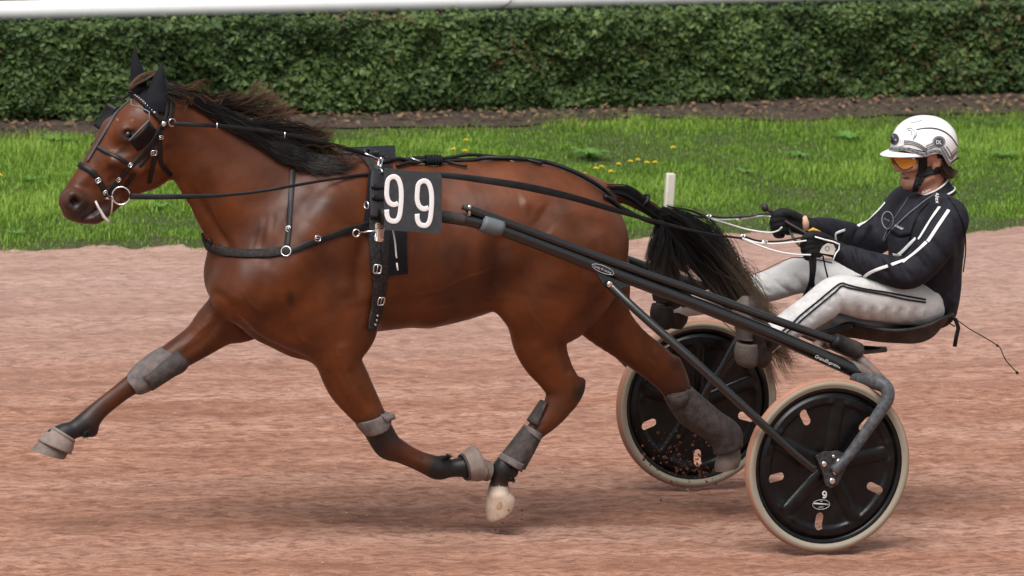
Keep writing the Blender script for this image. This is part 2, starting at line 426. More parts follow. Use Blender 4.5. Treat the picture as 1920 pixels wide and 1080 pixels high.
# loose grit on the track
def grit(name, n, x0, x1, y0, y1, s0, s1_, m):
    x = RNG.uniform(x0, x1, n); y = RNG.uniform(y0, y1, n); s = s0+(s1_-s0)*RNG.random(n)**4; z = track_z(x, y)+s*.25
    o = np.array([[1, 0, 0], [-1, 0, 0], [0, 1, 0], [0, -1, 0], [0, 0, 1], [0, 0, -1]])*1.0; Fo = np.array([[0, 2, 4], [2, 1, 4], [1, 3, 4], [3, 0, 4], [2, 0, 5], [1, 2, 5], [3, 1, 5], [0, 3, 5]])
    a = RNG.uniform(0, 6.28, n); V = o[None]*RNG.uniform(.5, 1.2, (n, 6, 1))*np.array([1.5, 1, .45]); R = np.zeros((n, 3, 3)); R[:, 0, 0] = np.cos(a); R[:, 0, 1] = -np.sin(a); R[:, 1, 0] = np.sin(a); R[:, 1, 1] = np.cos(a); R[:, 2, 2] = 1
    V = np.einsum('nij,nkj->nki', R, V)*s[:, None, None]+np.stack([x, y, z], 1)[:, None]; F = (np.arange(n)*6)[:, None, None]+Fo[None]
    o = link(name, fast_mesh(name, V.reshape(-1, 3), F.reshape(-1, 3)), m, smooth=False); o['kind'] = 'stuff'; return o
gm_ = NT('clay_grit'); gm_.set(Base_Color=gm_.ramp(gm_.noise(40, 2), [(.3, (.26, .14, .10, 1)), (.5, (.38, .23, .18, 1)), (.7, (.56, .44, .38, 1))]), Roughness=.95)
grit('loose_grit', 14000, -4.2, 6.4, -2.4, GE, .002, .0065, gm_.m)
# verge
gmat = NT('verge_soil_and_moss'); gmat.set(Base_Color=gmat.ramp(gmat.noise(5, 6, .65), [(.3, (.03, .042, .010, 1)), (.5, (.045, .055, .016, 1)), (.62, (.06, .042, .026, 1))]), Roughness=.95); gmat.bump(gmat.noise(60, 4), .01)
ex = np.arange(-5, 12.01, .04); ey = GE-.06+.5*(fbm(np.stack([ex*1.7, ex*0, ex*0], 1), 5, 31)-.47)
sx = hline(ex)-.12-.03*(ex-1.3)+.35*(fbm(np.stack([ex*1.3, ex*0, ex*0], 1), 4, 33)-.47)
V = []; k = 40
for x, a, b_ in zip(ex, ey, sx):
    for j in range(k): t = j/(k-1); y = a+(b_+.3-a)*t; V.append((x, y, -.035+.055*min(1, (y-a)/.14)+.0))
F = [(i*k+j, (i+1)*k+j, (i+1)*k+j+1, i*k+j+1) for i in range(len(ex)-1) for j in range(k-1)]
structure(MB().add(V, F).build('verge', gmat.m))
bgv = MB().add([(-400, GE+.5, -.03), (400, GE+.5, -.03), (400, 1500, -.03), (-400, 1500, -.03)], [(0, 1, 2, 3)]); structure(bgv.build('field', gmat.m))
smat = NT('bare_hedge_soil'); smat.set(Base_Color=smat.ramp(smat.noise(22, 6, .7), [(.3, (.026, .017, .011, 1)), (.55, (.055, .037, .025, 1)), (.8, (.12, .085, .058, 1))]), Roughness=1.0); smat.bump(smat.noise(50, 5), .02)
V = []; k = 14
for x, b in zip(ex, sx):
    for j in range(k): t = j/(k-1); y = b-.15+(13.2-b+.15)*t; V.append((x, y, .029+.03*float(fbm(np.array([[x*9, y*9, 1.]]), 3, 35)[0])*min(1, t*4)+.012*min(1, t*4)))
structure(MB().add(V, [(i*k+j, (i+1)*k+j, (i+1)*k+j+1, i*k+j+1) for i in range(len(ex)-1) for j in range(k-1)]).build('soil_strip', smat.m))
# grass blades
def blades(name, n, xr, yf, h0, h1, wid, m, dens=None, lean=.5, patch=True):
    x = RNG.uniform(xr[0], xr[1], n); u = RNG.random(n); y0 = np.interp(x, ex, ey); y1 = np.interp(x, ex, sx); y = y0-.03+(y1-y0+.42)*u if yf is None else yf(x, u)
    pn = fbm(np.stack([x*1.8, y*1.8, x*0], 1), 4, 41); pf = fbm(np.stack([x*7, y*7, x*0], 1), 3, 43)
    edge = np.clip((y-y0+.02)/.16, 0.0, 1); back = np.clip((y1-y+.32)/.80, 0, 1)
    keep = RNG.random(n) < np.clip(.4+pn*1.4, .2, 1)*np.where(u < 2, (.35+.65*edge)*(.03+.97*back**1.1), 1)
    x, y, pn, pf, edge, back = x[keep], y[keep], pn[keep], pf[keep], edge[keep], back[keep]; n = len(x)
    hh = (h0+(h1-h0)*RNG.random(n)**1.6)*(.45+1.1*np.clip((pn-.25)*2, 0, 1))*(.5+.5*edge)*(.45+.55*back)*(.7+.7*np.clip(pf*1.6-.4, 0, 1))
    a = RNG.uniform(0, 6.28, n); ln = hh*(lean*RNG.random(n)+.15); w = wid*(.6+.8*RNG.random(n)); dx, dy = np.cos(a), np.sin(a); pxn, pyn = -dy, dx
    z0 = -.03+.05*np.clip((y-y0[keep])/.14, 0, 1)
    B = np.stack([x, y, z0], 1); D = np.stack([dx, dy, 0*dx], 1); Pn = np.stack([pxn, pyn, 0*dx], 1); Zv = np.array([0, 0, 1.])
    m1 = B+D*(ln*.35)[:, None]+Zv*(hh*.6)[:, None]; t = B+D*ln[:, None]+Zv*hh[:, None]*.95
    V = np.stack([B-Pn*w[:, None]/2, B+Pn*w[:, None]/2, m1+Pn*w[:, None]*.4, m1-Pn*w[:, None]*.4, t], 1).reshape(-1, 3); o = np.arange(n)[:, None]*5
    F = np.concatenate([o+np.array([0, 1, 2]), o+np.array([0, 2, 3]), o+np.array([3, 2, 4])])
    ob = link(name, fast_mesh(name, V, F), m, smooth=False); ob['kind'] = 'stuff'
    tone = np.clip(pn*.9+RNG.normal(0, .18, n)+(1-back)*-.1, 0, 1); dry = np.clip(1-back*1.15, 0, 1)*RNG.uniform(.3, 1, n)
    set_col(ob.data, 'tone', np.repeat(np.stack([tone, dry, RNG.random(n)], 1), 5, 0)); return ob
def leafmat(name, stops, dry=None, trans=.35, rough=.5):
    t = NT(name); a = t.attr('tone'); s = t.n('ShaderNodeSeparateColor'); t.l(a, s.inputs[0]); c = t.ramp(s.outputs[0], stops)
    if dry: c = t.mix(s.outputs[1], c, dry)
    t.set(Base_Color=c, Roughness=rough); t.b.inputs['Specular IOR Level'].default_value = .3
    tr_ = t.n('ShaderNodeBsdfTranslucent'); t.l(c, tr_.inputs[0]); mx = t.n('ShaderNodeMixShader'); mx.inputs[0].default_value = trans; t.l(t.b.outputs[0], mx.inputs[1]); t.l(tr_.outputs[0], mx.inputs[2]); t.l(mx.outputs[0], t.o.inputs[0]); return t.m
GR_ = leafmat('grass_blade', [(.15, (.095, .185, .02, 1)), (.45, (.185, .335, .035, 1)), (.8, (.32, .46, .08, 1))], (.24, .19, .07, 1), .4)
blades('grass', 480000, (-2.5, 11.4), None, .014, .048, .0046, GR_)
# broad leaved weeds in the verge, each a plant of its own
WM = leafmat('weed_leaf', [(0, (.08, .19, .03, 1)), (1, (.16, .32, .06, 1))], None, .3)
def rosette(r, n, up):
    mb = MB()
    for i in range(n):
        a = 2*pi*i/n+RNG.random()*.5; L = r*(.6+.5*RNG.random()); d = Vector((cos(a), sin(a), 0)); p = Vector((-sin(a), cos(a), 0)); w = L*.16; q = []
        for t, ww in ((0, .3), (.35, .8), (.7, 1), (1, .1)): c = d*(L*t)+Vector((0, 0, up*L*sin(min(1, t*1.1)*pi*.62)+.03)); q += [c-p*w*ww, c+p*w*ww]
        mb.add(q, [(0, 1, 3, 2), (2, 3, 5, 4), (4, 5, 7, 6)])
    return mb
weeds = [(105, 275, .16, 14, 'tall bright leafy weed clump in the grass at the far left'), (60, 345, .09, 10, 'low rosette weed in the grass left of the horse muzzle'), (1105, 300, .15, 16, 'dense leafy weed clump in the grass behind the horse tail'), (1590, 268, .15, 13, 'spreading plantain rosette in the grass left of the white helmet'), (1500, 300, .10, 10, 'small weed rosette between the plantain and the white stake'),
         (300, 395, .08, 10, 'weed rosette in the grass under the horse jaw'), (1880, 300, .11, 11, 'weed clump in the grass behind the driver at the right edge'), (30, 445, .07, 9, 'pale weed at the left edge of the grass by the track'), (1400, 330, .08, 9, 'weed rosette in the grass right of the white stake')]
for i, (x, y, r, n, lab) in enumerate(weeds):
    g = ground(x, y, .02); mb = rosette(r*.75, n, .38); mb.V = [(v[0]+g.x, v[1]+g.y, v[2]) for v in mb.V]; o = mb.build('weed', WM); set_col(o.data, 'tone', RNG.random(len(mb.V))*.8); tag(o, lab, 'weed', 'broad leaved weeds in the grass verge')
# dandelions
ym = mat('yellow_petals', (.80, .58, .02, 1), .7, .15, 80, 0)
fl = [(874, 264), (850, 281), (872, 284), (1117, 317), (1145, 323), (1182, 304), (1196, 301), (1213, 306), (1228, 306), (1160, 309), (1095, 328), (1098, 330), (0, 330), (343, 341), (1262, 278), (1128, 314)]
st_m = mat('flower_stem', (.12, .25, .04, 1), .6)
mbp = MB(); mbs = MB()
for i in range(12):
    a = 2*pi*i/12; d = Vector((cos(a), sin(a), 0)); p = Vector((-sin(a), cos(a), 0)); mbp.add([p*-.003, p*.003, d*.017+p*.005+Vector((0, 0, .006)), d*.017-p*.005+Vector((0, 0, .006))], [(0, 1, 2, 3)]); mbp.add([p*-.003+Vector((0, 0, .003)), p*.003+Vector((0, 0, .003)), d*.010+p*.004+Vector((0, 0, .012)), d*.010-p*.004+Vector((0, 0, .012))], [(0, 1, 2, 3)])
mbs.tube([(0, 0, -.07), (0.002, 0, -.03), (0, 0, 0)], .002, 5)
pm = mesh('petals', mbp.V, mbp.F); pm.materials.append(ym); sm2 = mesh('stem', mbs.V, mbs.F); sm2.materials.append(st_m)
for x, y in fl:
    g = ground(x, y, .085); t = thing('dandelion', 'small yellow dandelion flower in the grass verge', 'flower', g, 'yellow dandelions in the grass')
    for nm, m_ in (('flower_head', pm), ('stem', sm2)): o = bpy.data.objects.new(nm, m_); COL.objects.link(o); o.parent = t; o.scale = (.8, .8, .8)
# white stake
q0 = ground(1253, 405, 0); stake = MB()
h_ = .205; stake.box((q0.x, q0.y, h_/2), .042, .03, h_, Matrix.Rotation(radians(1.2), 3, 'Y'), .004)
so_ = stake.build('marker_stake', mat('weathered_white_wood', srgb(205, 198, 184), .8, .12, 30, .0015, dust=srgb(150, 140, 120), dscale=12, damt=.4)); weighted(so_, 40); tag(so_, 'short white wooden stake standing in the grass behind the horse tail', 'stake')

# hedge
hx0, hx1 = -3.0, 12.0
HA, HB_ = at(0, 42, 10.32), at(1560, 8, 10.76); HSL = (HB_.z-HA.z)/(HB_.x-HA.x)
def htop(x): return HA.z+HSL*(x-HA.x)
hedge = thing('hedge', 'long clipped green hedge with small leaves and brown patches under the white rail', 'hedge', (4.5, 11.3, 0))
def hfront(x): return hline(x)+.02+.08*(fbm(np.stack([x*1.1, x*0, x*0], -1).reshape(-1, 3), 4, 51).reshape(np.shape(x))-.47)*2
core = MB(); hxs = np.arange(hx0, hx1+.01, .25); 
for x in hxs:
    f = float(hfront(np.array([x]))[0])+.13; core.V += [(x, f, .10), (x, f, htop(x)-.07), (x, f+.7, htop(x)-.07), (x, f+.7, .10)]
core.F = [(i*4+j, (i+1)*4+j, (i+1)*4+(j+1) % 4, i*4+(j+1) % 4) for i in range(len(hxs)-1) for j in range(4)]+[(0, 1, 2, 3), (len(core.V)-1, len(core.V)-2, len(core.V)-3, len(core.V)-4)]
core.build('dark_core', mat('dark_hedge_inside', (.018, .016, .010, 1), .95, .4, 20, .01), hedge)  # solid dark core; the hedge's inner shade is put into its colour
HLm = leafmat('hedge_leaf', [(.1, (.028, .052, .014, 1)), (.45, (.055, .096, .024, 1)), (.75, (.098, .150, .040, 1)), (1, (.15, .21, .06, 1))], (.135, .062, .032, 1), .2, .55)
def hleaves(name, n):
    x = RNG.uniform(hx0, hx1, n); r = RNG.random(n); top = r > .86; f = hfront(x)
    lumpn = fbm(np.stack([x*5, r*0, RNG.random(n)*0], 1), 3, 53)
    z = np.where(top, htop(x)-.012+RNG.normal(0, .010, n), .012+RNG.random(n)**1.05*(htop(x)-.03))
    bulge = (fbm(np.stack([x*6, z*6, x*0], 1), 4, 55)-.47)*.16
    y = np.where(top, f+RNG.random(n)*.7, f+bulge+np.abs(RNG.normal(0, .05, n))+np.clip((.10-z)/.10, 0, 1)*.03)
    keep = ~((z < .07) & (RNG.random(n) < .7*np.clip((fbm(np.stack([x*2.2, x*0, x*0], 1), 3, 57)-.3)*3, 0, 1)))
    x, y, z, top, bulge = x[keep], y[keep], z[keep], top[keep], bulge[keep]; n = len(x)
    N = np.stack([RNG.normal(0, .55, n), -np.ones(n)*.75+RNG.normal(0, .35, n), .55+RNG.normal(0, .5, n)], 1); N[top] += np.array([0, .5, .6]); N /= np.linalg.norm(N, axis=1)[:, None]
    A = np.cross(N, RNG.normal(0, 1, (n, 3))); A /= np.linalg.norm(A, axis=1)[:, None]; B = np.cross(N, A); s = (.0105+.009*RNG.random(n))[:, None]; C = np.stack([x, y, z], 1)
    V = np.stack([C-A*s*1.25, C-A*s*.2+B*s*.72+N*s*.18, C+A*s*1.3-N*s*.25, C-A*s*.2-B*s*.72+N*s*.18, C-A*s*.1], 1).reshape(-1, 3); o = np.arange(n)[:, None]*5
    F = np.concatenate([o+np.array([0, 4, 1]), o+np.array([4, 2, 1]), o+np.array([0, 3, 4]), o+np.array([3, 2, 4])])
    ob = link(name, fast_mesh(name, V, F), HLm, hedge, smooth=False); ob['kind'] = 'stuff'
    pt = fbm(np.stack([x*3, z*4, y*3], 1), 4, 61); tone = np.clip(pt*.95+RNG.normal(0, .2, n), 0, 1)
    bx = np.clip((fbm(np.stack([x*1.5+40, z*3.2, x*0], 1), 4, 71)-.52)*6, 0, 1)*np.clip((5.2-x)/2.5, .12, 1); dry = (RNG.random(n) < bx*.75)*RNG.uniform(.5, 1, n)
    set_col(ob.data, 'tone', np.repeat(np.stack([tone, dry, tone], 1), 5, 0)); return ob
hleaves('foliage', 150000)
mb = MB()
for i in range(46):
    x = RNG.uniform(hx0, hx1); y = float(hfront(np.array([x]))[0])+.16+.3*RNG.random(); mb.tube([(x, y, .0), (x+RNG.normal(0, .03), y-.02, .12), (x+RNG.normal(0, .06), y-.04, .26)], [.012, .009, .006], 6)
so2 = mb.build('stems', mat('hedge_bark', srgb(84, 70, 58), .9, .3, 40, .003), hedge); so2['kind'] = 'stuff'
# leaf litter at the foot of the hedge
n = 2600; x = RNG.uniform(-1, 9.5, n); y = np.interp(x, ex, sx)+RNG.normal(.15, .2, n); z = np.full(n, .058); a = RNG.uniform(0, 6.28, n); s = .008+.014*RNG.random(n)
A = np.stack([np.cos(a), np.sin(a), RNG.normal(0, .3, n)], 1)*s[:, None]; B = np.stack([-np.sin(a), np.cos(a), RNG.normal(0, .3, n)], 1)*s[:, None]*.55; C = np.stack([x, y, z], 1)
V = np.stack([C-A, C+B, C+A, C-B], 1).reshape(-1, 3); F = np.arange(n*4).reshape(n, 4)
lt = link('leaf_litter', fast_mesh('leaf_litter', V, F), None, smooth=False); lm = NT('dead_leaf'); lm.set(Base_Color=lm.ramp(lm.noise(30, 2), [(.3, (.06, .035, .02, 1)), (.7, (.22, .13, .07, 1))]), Roughness=.9); lt.data.materials.append(lm.m); lt['kind'] = 'stuff'
# rail
rr = .05
a, b = at(0, 39, 10.45), at(1560, 3, 10.89); a.z += rr*.96; b.z += rr*.96; dd = (b-a)/(b.x-a.x); ry = a.y
rail = thing('rail', 'thick white plastic racecourse rail running above the hedge', 'rail', a.copy())
p0 = a-dd*5; p1 = b+dd*6
wp = mat('white_rail_plastic', (.82, .82, .82, 1), .38, .03, 6, .0, dust=(.5, .5, .48, 1), dscale=5, damt=.2)
MB().tube([p0.lerp(p1, t) for t in np.linspace(0, 1, 12)], rr, 28).build('tube', wp, rail)
for i in range(7):
    q = p0.lerp(p1, (i+.5)/7); MB().tube([(q.x, q.y+.45, 0), (q.x, q.y+.45, q.z-.1), (q.x, q.y+.2, q.z-.02), (q.x, q.y, q.z)], .025, 10).build('post', wp, rail)
tw = [at(x, y, ry+.25-rr) for x, y in ((930, 17), (942, 13), (952, 8), (958, 2), (962, -6), (966, -14))]; o = MB().tube(tw, [.004, .004, .003, .003, .002, .002], 6).build('twig', mat('twig_bark', srgb(70, 62, 56), .9)); tag(o, 'thin bent twig sticking up in front of the white rail', 'twig')
# clods thrown up by the hooves
cm = mat('thrown_clay', srgb(120, 78, 62), .95, .35, 60, .002); cmesh = []
for v in range(5):
    mb = MB().ball((0, 0, 0), 1, 7); mb.V = [tuple(np.array(q)*(.6+.7*RNG.random())) for q in mb.V]; m_ = mesh('clod', mb.V, mb.F); m_.materials.append(cm); cmesh.append(m_)
def clods(n, cx, cy, sx_, sy_, Y, label, group):
    for i in range(n):
        x, y = cx+RNG.normal(0, sx_), cy+RNG.normal(0, sy_); q = at(x, y, Y+RNG.normal(0, .05)); 
        if q.z < .01: continue
        o = bpy.data.objects.new('clod', cmesh[i % 5]); COL.objects.link(o); o.location = q; s = .0022+.0065*RNG.random()**2.2; o.scale = (s, s, s*.8); o.rotation_euler = RNG.uniform(0, 6, 3); tag(o, label, 'clod', group)
clods(95, 1262, 858, 34, 26, .30, 'small clod of clay thrown up in front of the far wheel', 'clods flying by the far wheel')
clods(60, 1310, 882, 30, 12, .30, 'small clod of clay thrown up in front of the far wheel', 'clods flying by the far wheel')
clods(14, 960, 965, 25, 16, -.125, 'small clod of clay kicked up by the near hind hoof', 'clods flying by the near hind hoof')
# ------------------------------------------------------------------ the horse: one continuous body
NL, FL = -.125, .125            # planes of the near and the far legs
h = SDF((-2.0, -.46, -.02), (1.06, .46, 1.98), .0065)
# trunk
h.chain([(535, 480, 148, 0, .62), (610, 472, 158, 0, .70), (700, 466, 156, 0, .80), (800, 467, 141, 0, .92), (880, 450, 137, 0, .96), (955, 432, 128, 0, .98),
         (1035, 433, 116, 0, 1.04), (1063, 446, 110, 0, .98)], k=.03, sub=6)
h.chain([(600, 360, 62, 0, .6), (680, 354, 52, 0, .55), (760, 368, 54, 0, .7), (840, 372, 52, 0, .9)], k=.09)                       # withers
h.chain([(860, 352, 42, 0, .9), (950, 346, 42, 0, 1.3), (1040, 362, 42, 0, 1.3), (1100, 392, 42, 0, 1.0)], k=.06)    # croup
h.blob(1105, 452, 70, NL, .8, .06); h.blob(1090, 445, 68, FL, .8, .05)                                        # buttocks
h.chain([(800, 575, 28, 0, 2.2), (880, 560, 22, 0, 2.0), (940, 528, 24, 0, 1.8)], k=.07)
# neck
h.chain([(545, 415, 128, 0, .62), (490, 372, 124, 0, .5), (445, 330, 103, 0, .46), (405, 298, 88, 0, .44), (366, 266, 75, 0, .46), (330, 240, 64, 0, .5), (303, 222, 56, 0, .6)], k=.05)
# shoulder, chest, breast
h.chain([(650, 365, 54, NL+.015, .6), (590, 440, 76, NL-.03, .62), (520, 520, 76, NL-.02, .8)], k=.09)
h.chain([(640, 365, 54, FL-.015, .6), (565, 440, 76, FL+.03, .6), (470, 505, 66, FL+.02, .8)], k=.09)
h.blob(470, 545, 78, -.09, .85, .05, asp=.85); h.blob(448, 518, 62, .05, .9, .06)
h.chain([(520, 585, 64, -.08, .9), (585, 610, 66, -.08, .9), (640, 590, 60, -.1, .9)], k=.06)
# head
h.chain([(300, 215, 52, 0, .72), (262, 252, 60, 0, .78), (232, 292, 56, 0, .70), (200, 332, 47, 0, .66), (168, 366, 37, 0, .74), (146, 384, 27, 0, .9)], k=.03)
h.chain([(300, 262, 54, 0, .62), (280, 298, 55, 0, .62), (252, 325, 40, 0, .6), (222, 352, 30, 0, .6), (196, 375, 25, 0, .7)], k=.025)
h.chain([(214, 252, 28), (197, 284, 26), (172, 320, 23.5), (148, 350, 20.5), (130, 369, 16), (123, 378, 13)], k=.03, sy=.85)
h.blob(238, 249, 20, -.072, .7, .045); h.blob(213, 243, 22, .07, .7, .05)            # brow over the eyes
h.chain([(213, 300, 9, -.078), (262, 318, 10, -.085)], k=.04)                          # cheek ridge
h.blob(139, 376, 25, -.045, .7, .02, asp=.9); h.blob(127, 371, 16, .04, .8, .025)       # nostril wings
h.chain([(133, 398, 14, 0, 1.9), (155, 404, 14, 0, 1.9), (178, 396, 12, 0, 1.8)], k=.02)  # upper lip
h.chain([(158, 409, 9, 0, 2.3), (176, 405, 15, 0, 1.9), (196, 390, 16, 0, 1.6), (212, 374, 17, 0, 1.7)], k=.012)         # lower lip and chin
# near fore leg
h.chain([(600, 560, 92, NL-.01, .62), (630, 620, 66, NL-.02, .68), (634, 672, 44, NL-.02, .85), (653, 718, 42, NL-.01, .85), (678, 757, 34.5, NL, .85), (698, 786, 28, NL, .95),
         (714, 815, 27, NL, .95), (728, 836, 26, NL, .9), (748, 846, 21.5, NL, .85), (770, 857, 19, NL, .8), (790, 866, 19, NL, .8), (808, 873, 21, NL, .9), (823, 878, 22, NL, .95), (845, 878, 17, NL, .95), (872, 875, 20, NL, 1), (890, 876, 21, NL, 1)], k=.04, sub=4)
h.blob(832, 863, 10, NL, 1, .015)
h.chain([(655, 560, 40, NL-.06, .8), (668, 622, 34, NL-.05, .7)], k=.05)   # elbow
# far fore leg
h.chain([(490, 560, 66, FL, .7), (452, 590, 52, FL, .75), (416, 602, 46, FL, .8), (375, 637, 34, FL, .85), (328, 668, 29, FL, .9), (296, 690, 27, FL, .95), (272, 706, 24, FL, .9), (240, 726, 18.5, FL, .8), (206, 752, 17.5, FL, .75),
         (182, 772, 18.5, FL, .8), (162, 793, 21.5, FL, .9), (140, 805, 17, FL, .95), (122, 812, 19, FL, 1), (104, 822, 21, FL, 1)], k=.05, sub=4)
h.blob(172, 808, 12, FL, .9, .02)
# near hind leg
h.chain([(1055, 480, 108, NL-.02, .68), (1040, 545, 92, NL-.03, .66), (1018, 596, 66, NL-.02, .72), (1009, 634, 51, NL-.01, .75), (1021, 668, 45, NL, .78), (1040, 700, 37, NL, .75), (1056, 730, 34, NL, .7), (1045, 762, 28, NL, .75),
         (1026, 788, 22, NL, .8), (1004, 808, 19, NL, .8), (978, 838, 18, NL, .8), (956, 864, 19.5, NL, .85), (944, 880, 22, NL, .95), (936, 903, 17, NL, .95), (935, 925, 22, NL, 1)], k=.05, sub=4)
h.chain([(1090, 716, 9, NL, .9), (1080, 732, 16, NL, .8), (1066, 752, 16, NL, .8)], k=.02)
h.blob(962, 886, 10, NL, 1, .02)
h.chain([(1100, 470, 62, NL-.03, .7), (1110, 530, 50, NL-.03, .6), (1070, 595, 28, NL-.03, .6)], k=.07)
h.blob(972, 560, 42, NL-.05, .6, .07, asp=1.3, rot=-20)     # stifle
# far hind leg
h.chain([(1090, 500, 95, FL, .65), (1110, 545, 75, FL, .65), (1133, 597, 51, FL, .7), (1179, 643, 37.5, FL, .75), (1230, 682, 35, FL, .75), (1256, 708, 32, FL, .7), (1273, 738, 25, FL, .8),
         (1300, 772, 19, FL, .8), (1330, 800, 18, FL, .8), (1352, 822, 21, FL, .95), (1364, 846, 18, FL, .95), (1366, 862, 20, FL, 1)], k=.05, sub=4)
h.chain([(1268, 678, 9, FL, .9), (1268, 696, 14, FL, .8), (1276, 720, 14, FL, .8)], k=.02)
# dock
h.chain([(1085, 362, 38, 0, .9), (1125, 360, 22, 0, .9), (1165, 364, 17, 0, .9), (1200, 380, 15, 0, .9), (1235, 402, 12, 0, .9)], k=.03)
HV, HQ = h.mesh(2); del h
px, py = proj(HV)
nz = fbm(HV*9, 4, 3)-.47
# surface anatomy: shallow furrows (-) and muscle ridges (+) along measured runs, pushed along the skin's own normals
def vnormals(V, Q):
    n = np.cross(V[Q[:, 2]]-V[Q[:, 0]], V[Q[:, 3]]-V[Q[:, 1]]); N = np.zeros_like(V)
    for i in range(4): np.add.at(N, Q[:, i], n)
    return N/(np.linalg.norm(N, axis=1)[:, None]+1e-12)
HN = vnormals(HV, HQ); near = np.clip(-(HN@np.array(CD))*2.5-.1, 0, 1)
def stroke(pts, w, amp, lim=None):
    P = crom([p+((1.0,) if len(p) == 2 else ()) for p in pts], 5); best = np.full(len(HV), 1e9); wt = np.ones(len(HV))
    lo, hi = P[:, :2].min(0)-3*w, P[:, :2].max(0)+3*w; m = (px > lo[0]) & (px < hi[0]) & (py > lo[1]) & (py < hi[1]) & (near > 0)
    if lim is not None: m &= (HV[:, 1] < lim)
    I = np.where(m)[0]; bx = np.full(len(I), 1e9); bw = np.ones(len(I)); L = len(P)-1
    for i in range(L):
        d = P[i+1, :2]-P[i, :2]; t = np.clip(((px[I]-P[i, 0])*d[0]+(py[I]-P[i, 1])*d[1])/(d@d+1e-9), 0, 1)
        q = np.hypot(px[I]-P[i, 0]-t*d[0], py[I]-P[i, 1]-t*d[1]); k = q < bx; bx[k] = q[k]; u = (i+t[k])/L
        bw[k] = np.clip(np.minimum(u, 1-u)*5+.05, 0, 1)*(P[i, 2]+(P[i+1, 2]-P[i, 2])*t[k])
    out = np.zeros(len(HV)); out[I] = amp*.001*bw*np.exp(-(bx/w)**2)*near[I]; return out
def folds(V, Q, items, noise=0.0, nsc=18, seed=5):
    "push creases and ridges (px runs, width px, amount mm) along a body's own normals"
    N = vnormals(V, Q); X, Y = proj(V); nr = np.clip(-(N@np.array(CD))*2.5-.1, 0, 1); D = np.zeros(len(V))
    for pts, w, amp in items:
        P = crom(pts, 5); lo, hi = P.min(0)-3*w, P.max(0)+3*w; I = np.where((X > lo[0]) & (X < hi[0]) & (Y > lo[1]) & (Y < hi[1]) & (nr > 0))[0]; b = np.full(len(I), 1e9); bw = np.ones(len(I)); L = len(P)-1
        for i in range(L):
            d = P[i+1]-P[i]; t = np.clip(((X[I]-P[i, 0])*d[0]+(Y[I]-P[i, 1])*d[1])/(d@d+1e-9), 0, 1); q = np.hypot(X[I]-P[i, 0]-t*d[0], Y[I]-P[i, 1]-t*d[1]); k = q < b; b[k] = q[k]; u = (i+t[k])/L; bw[k] = np.clip(np.minimum(u, 1-u)*4+.05, 0, 1)
        D[I] += amp*.001*bw*np.exp(-(b/w)**2)*nr[I]
    if noise: D += (fbm(V*nsc, 4, seed)-.47)*noise
    return V+N*D[:, None]
DSP = np.zeros(len(HV))
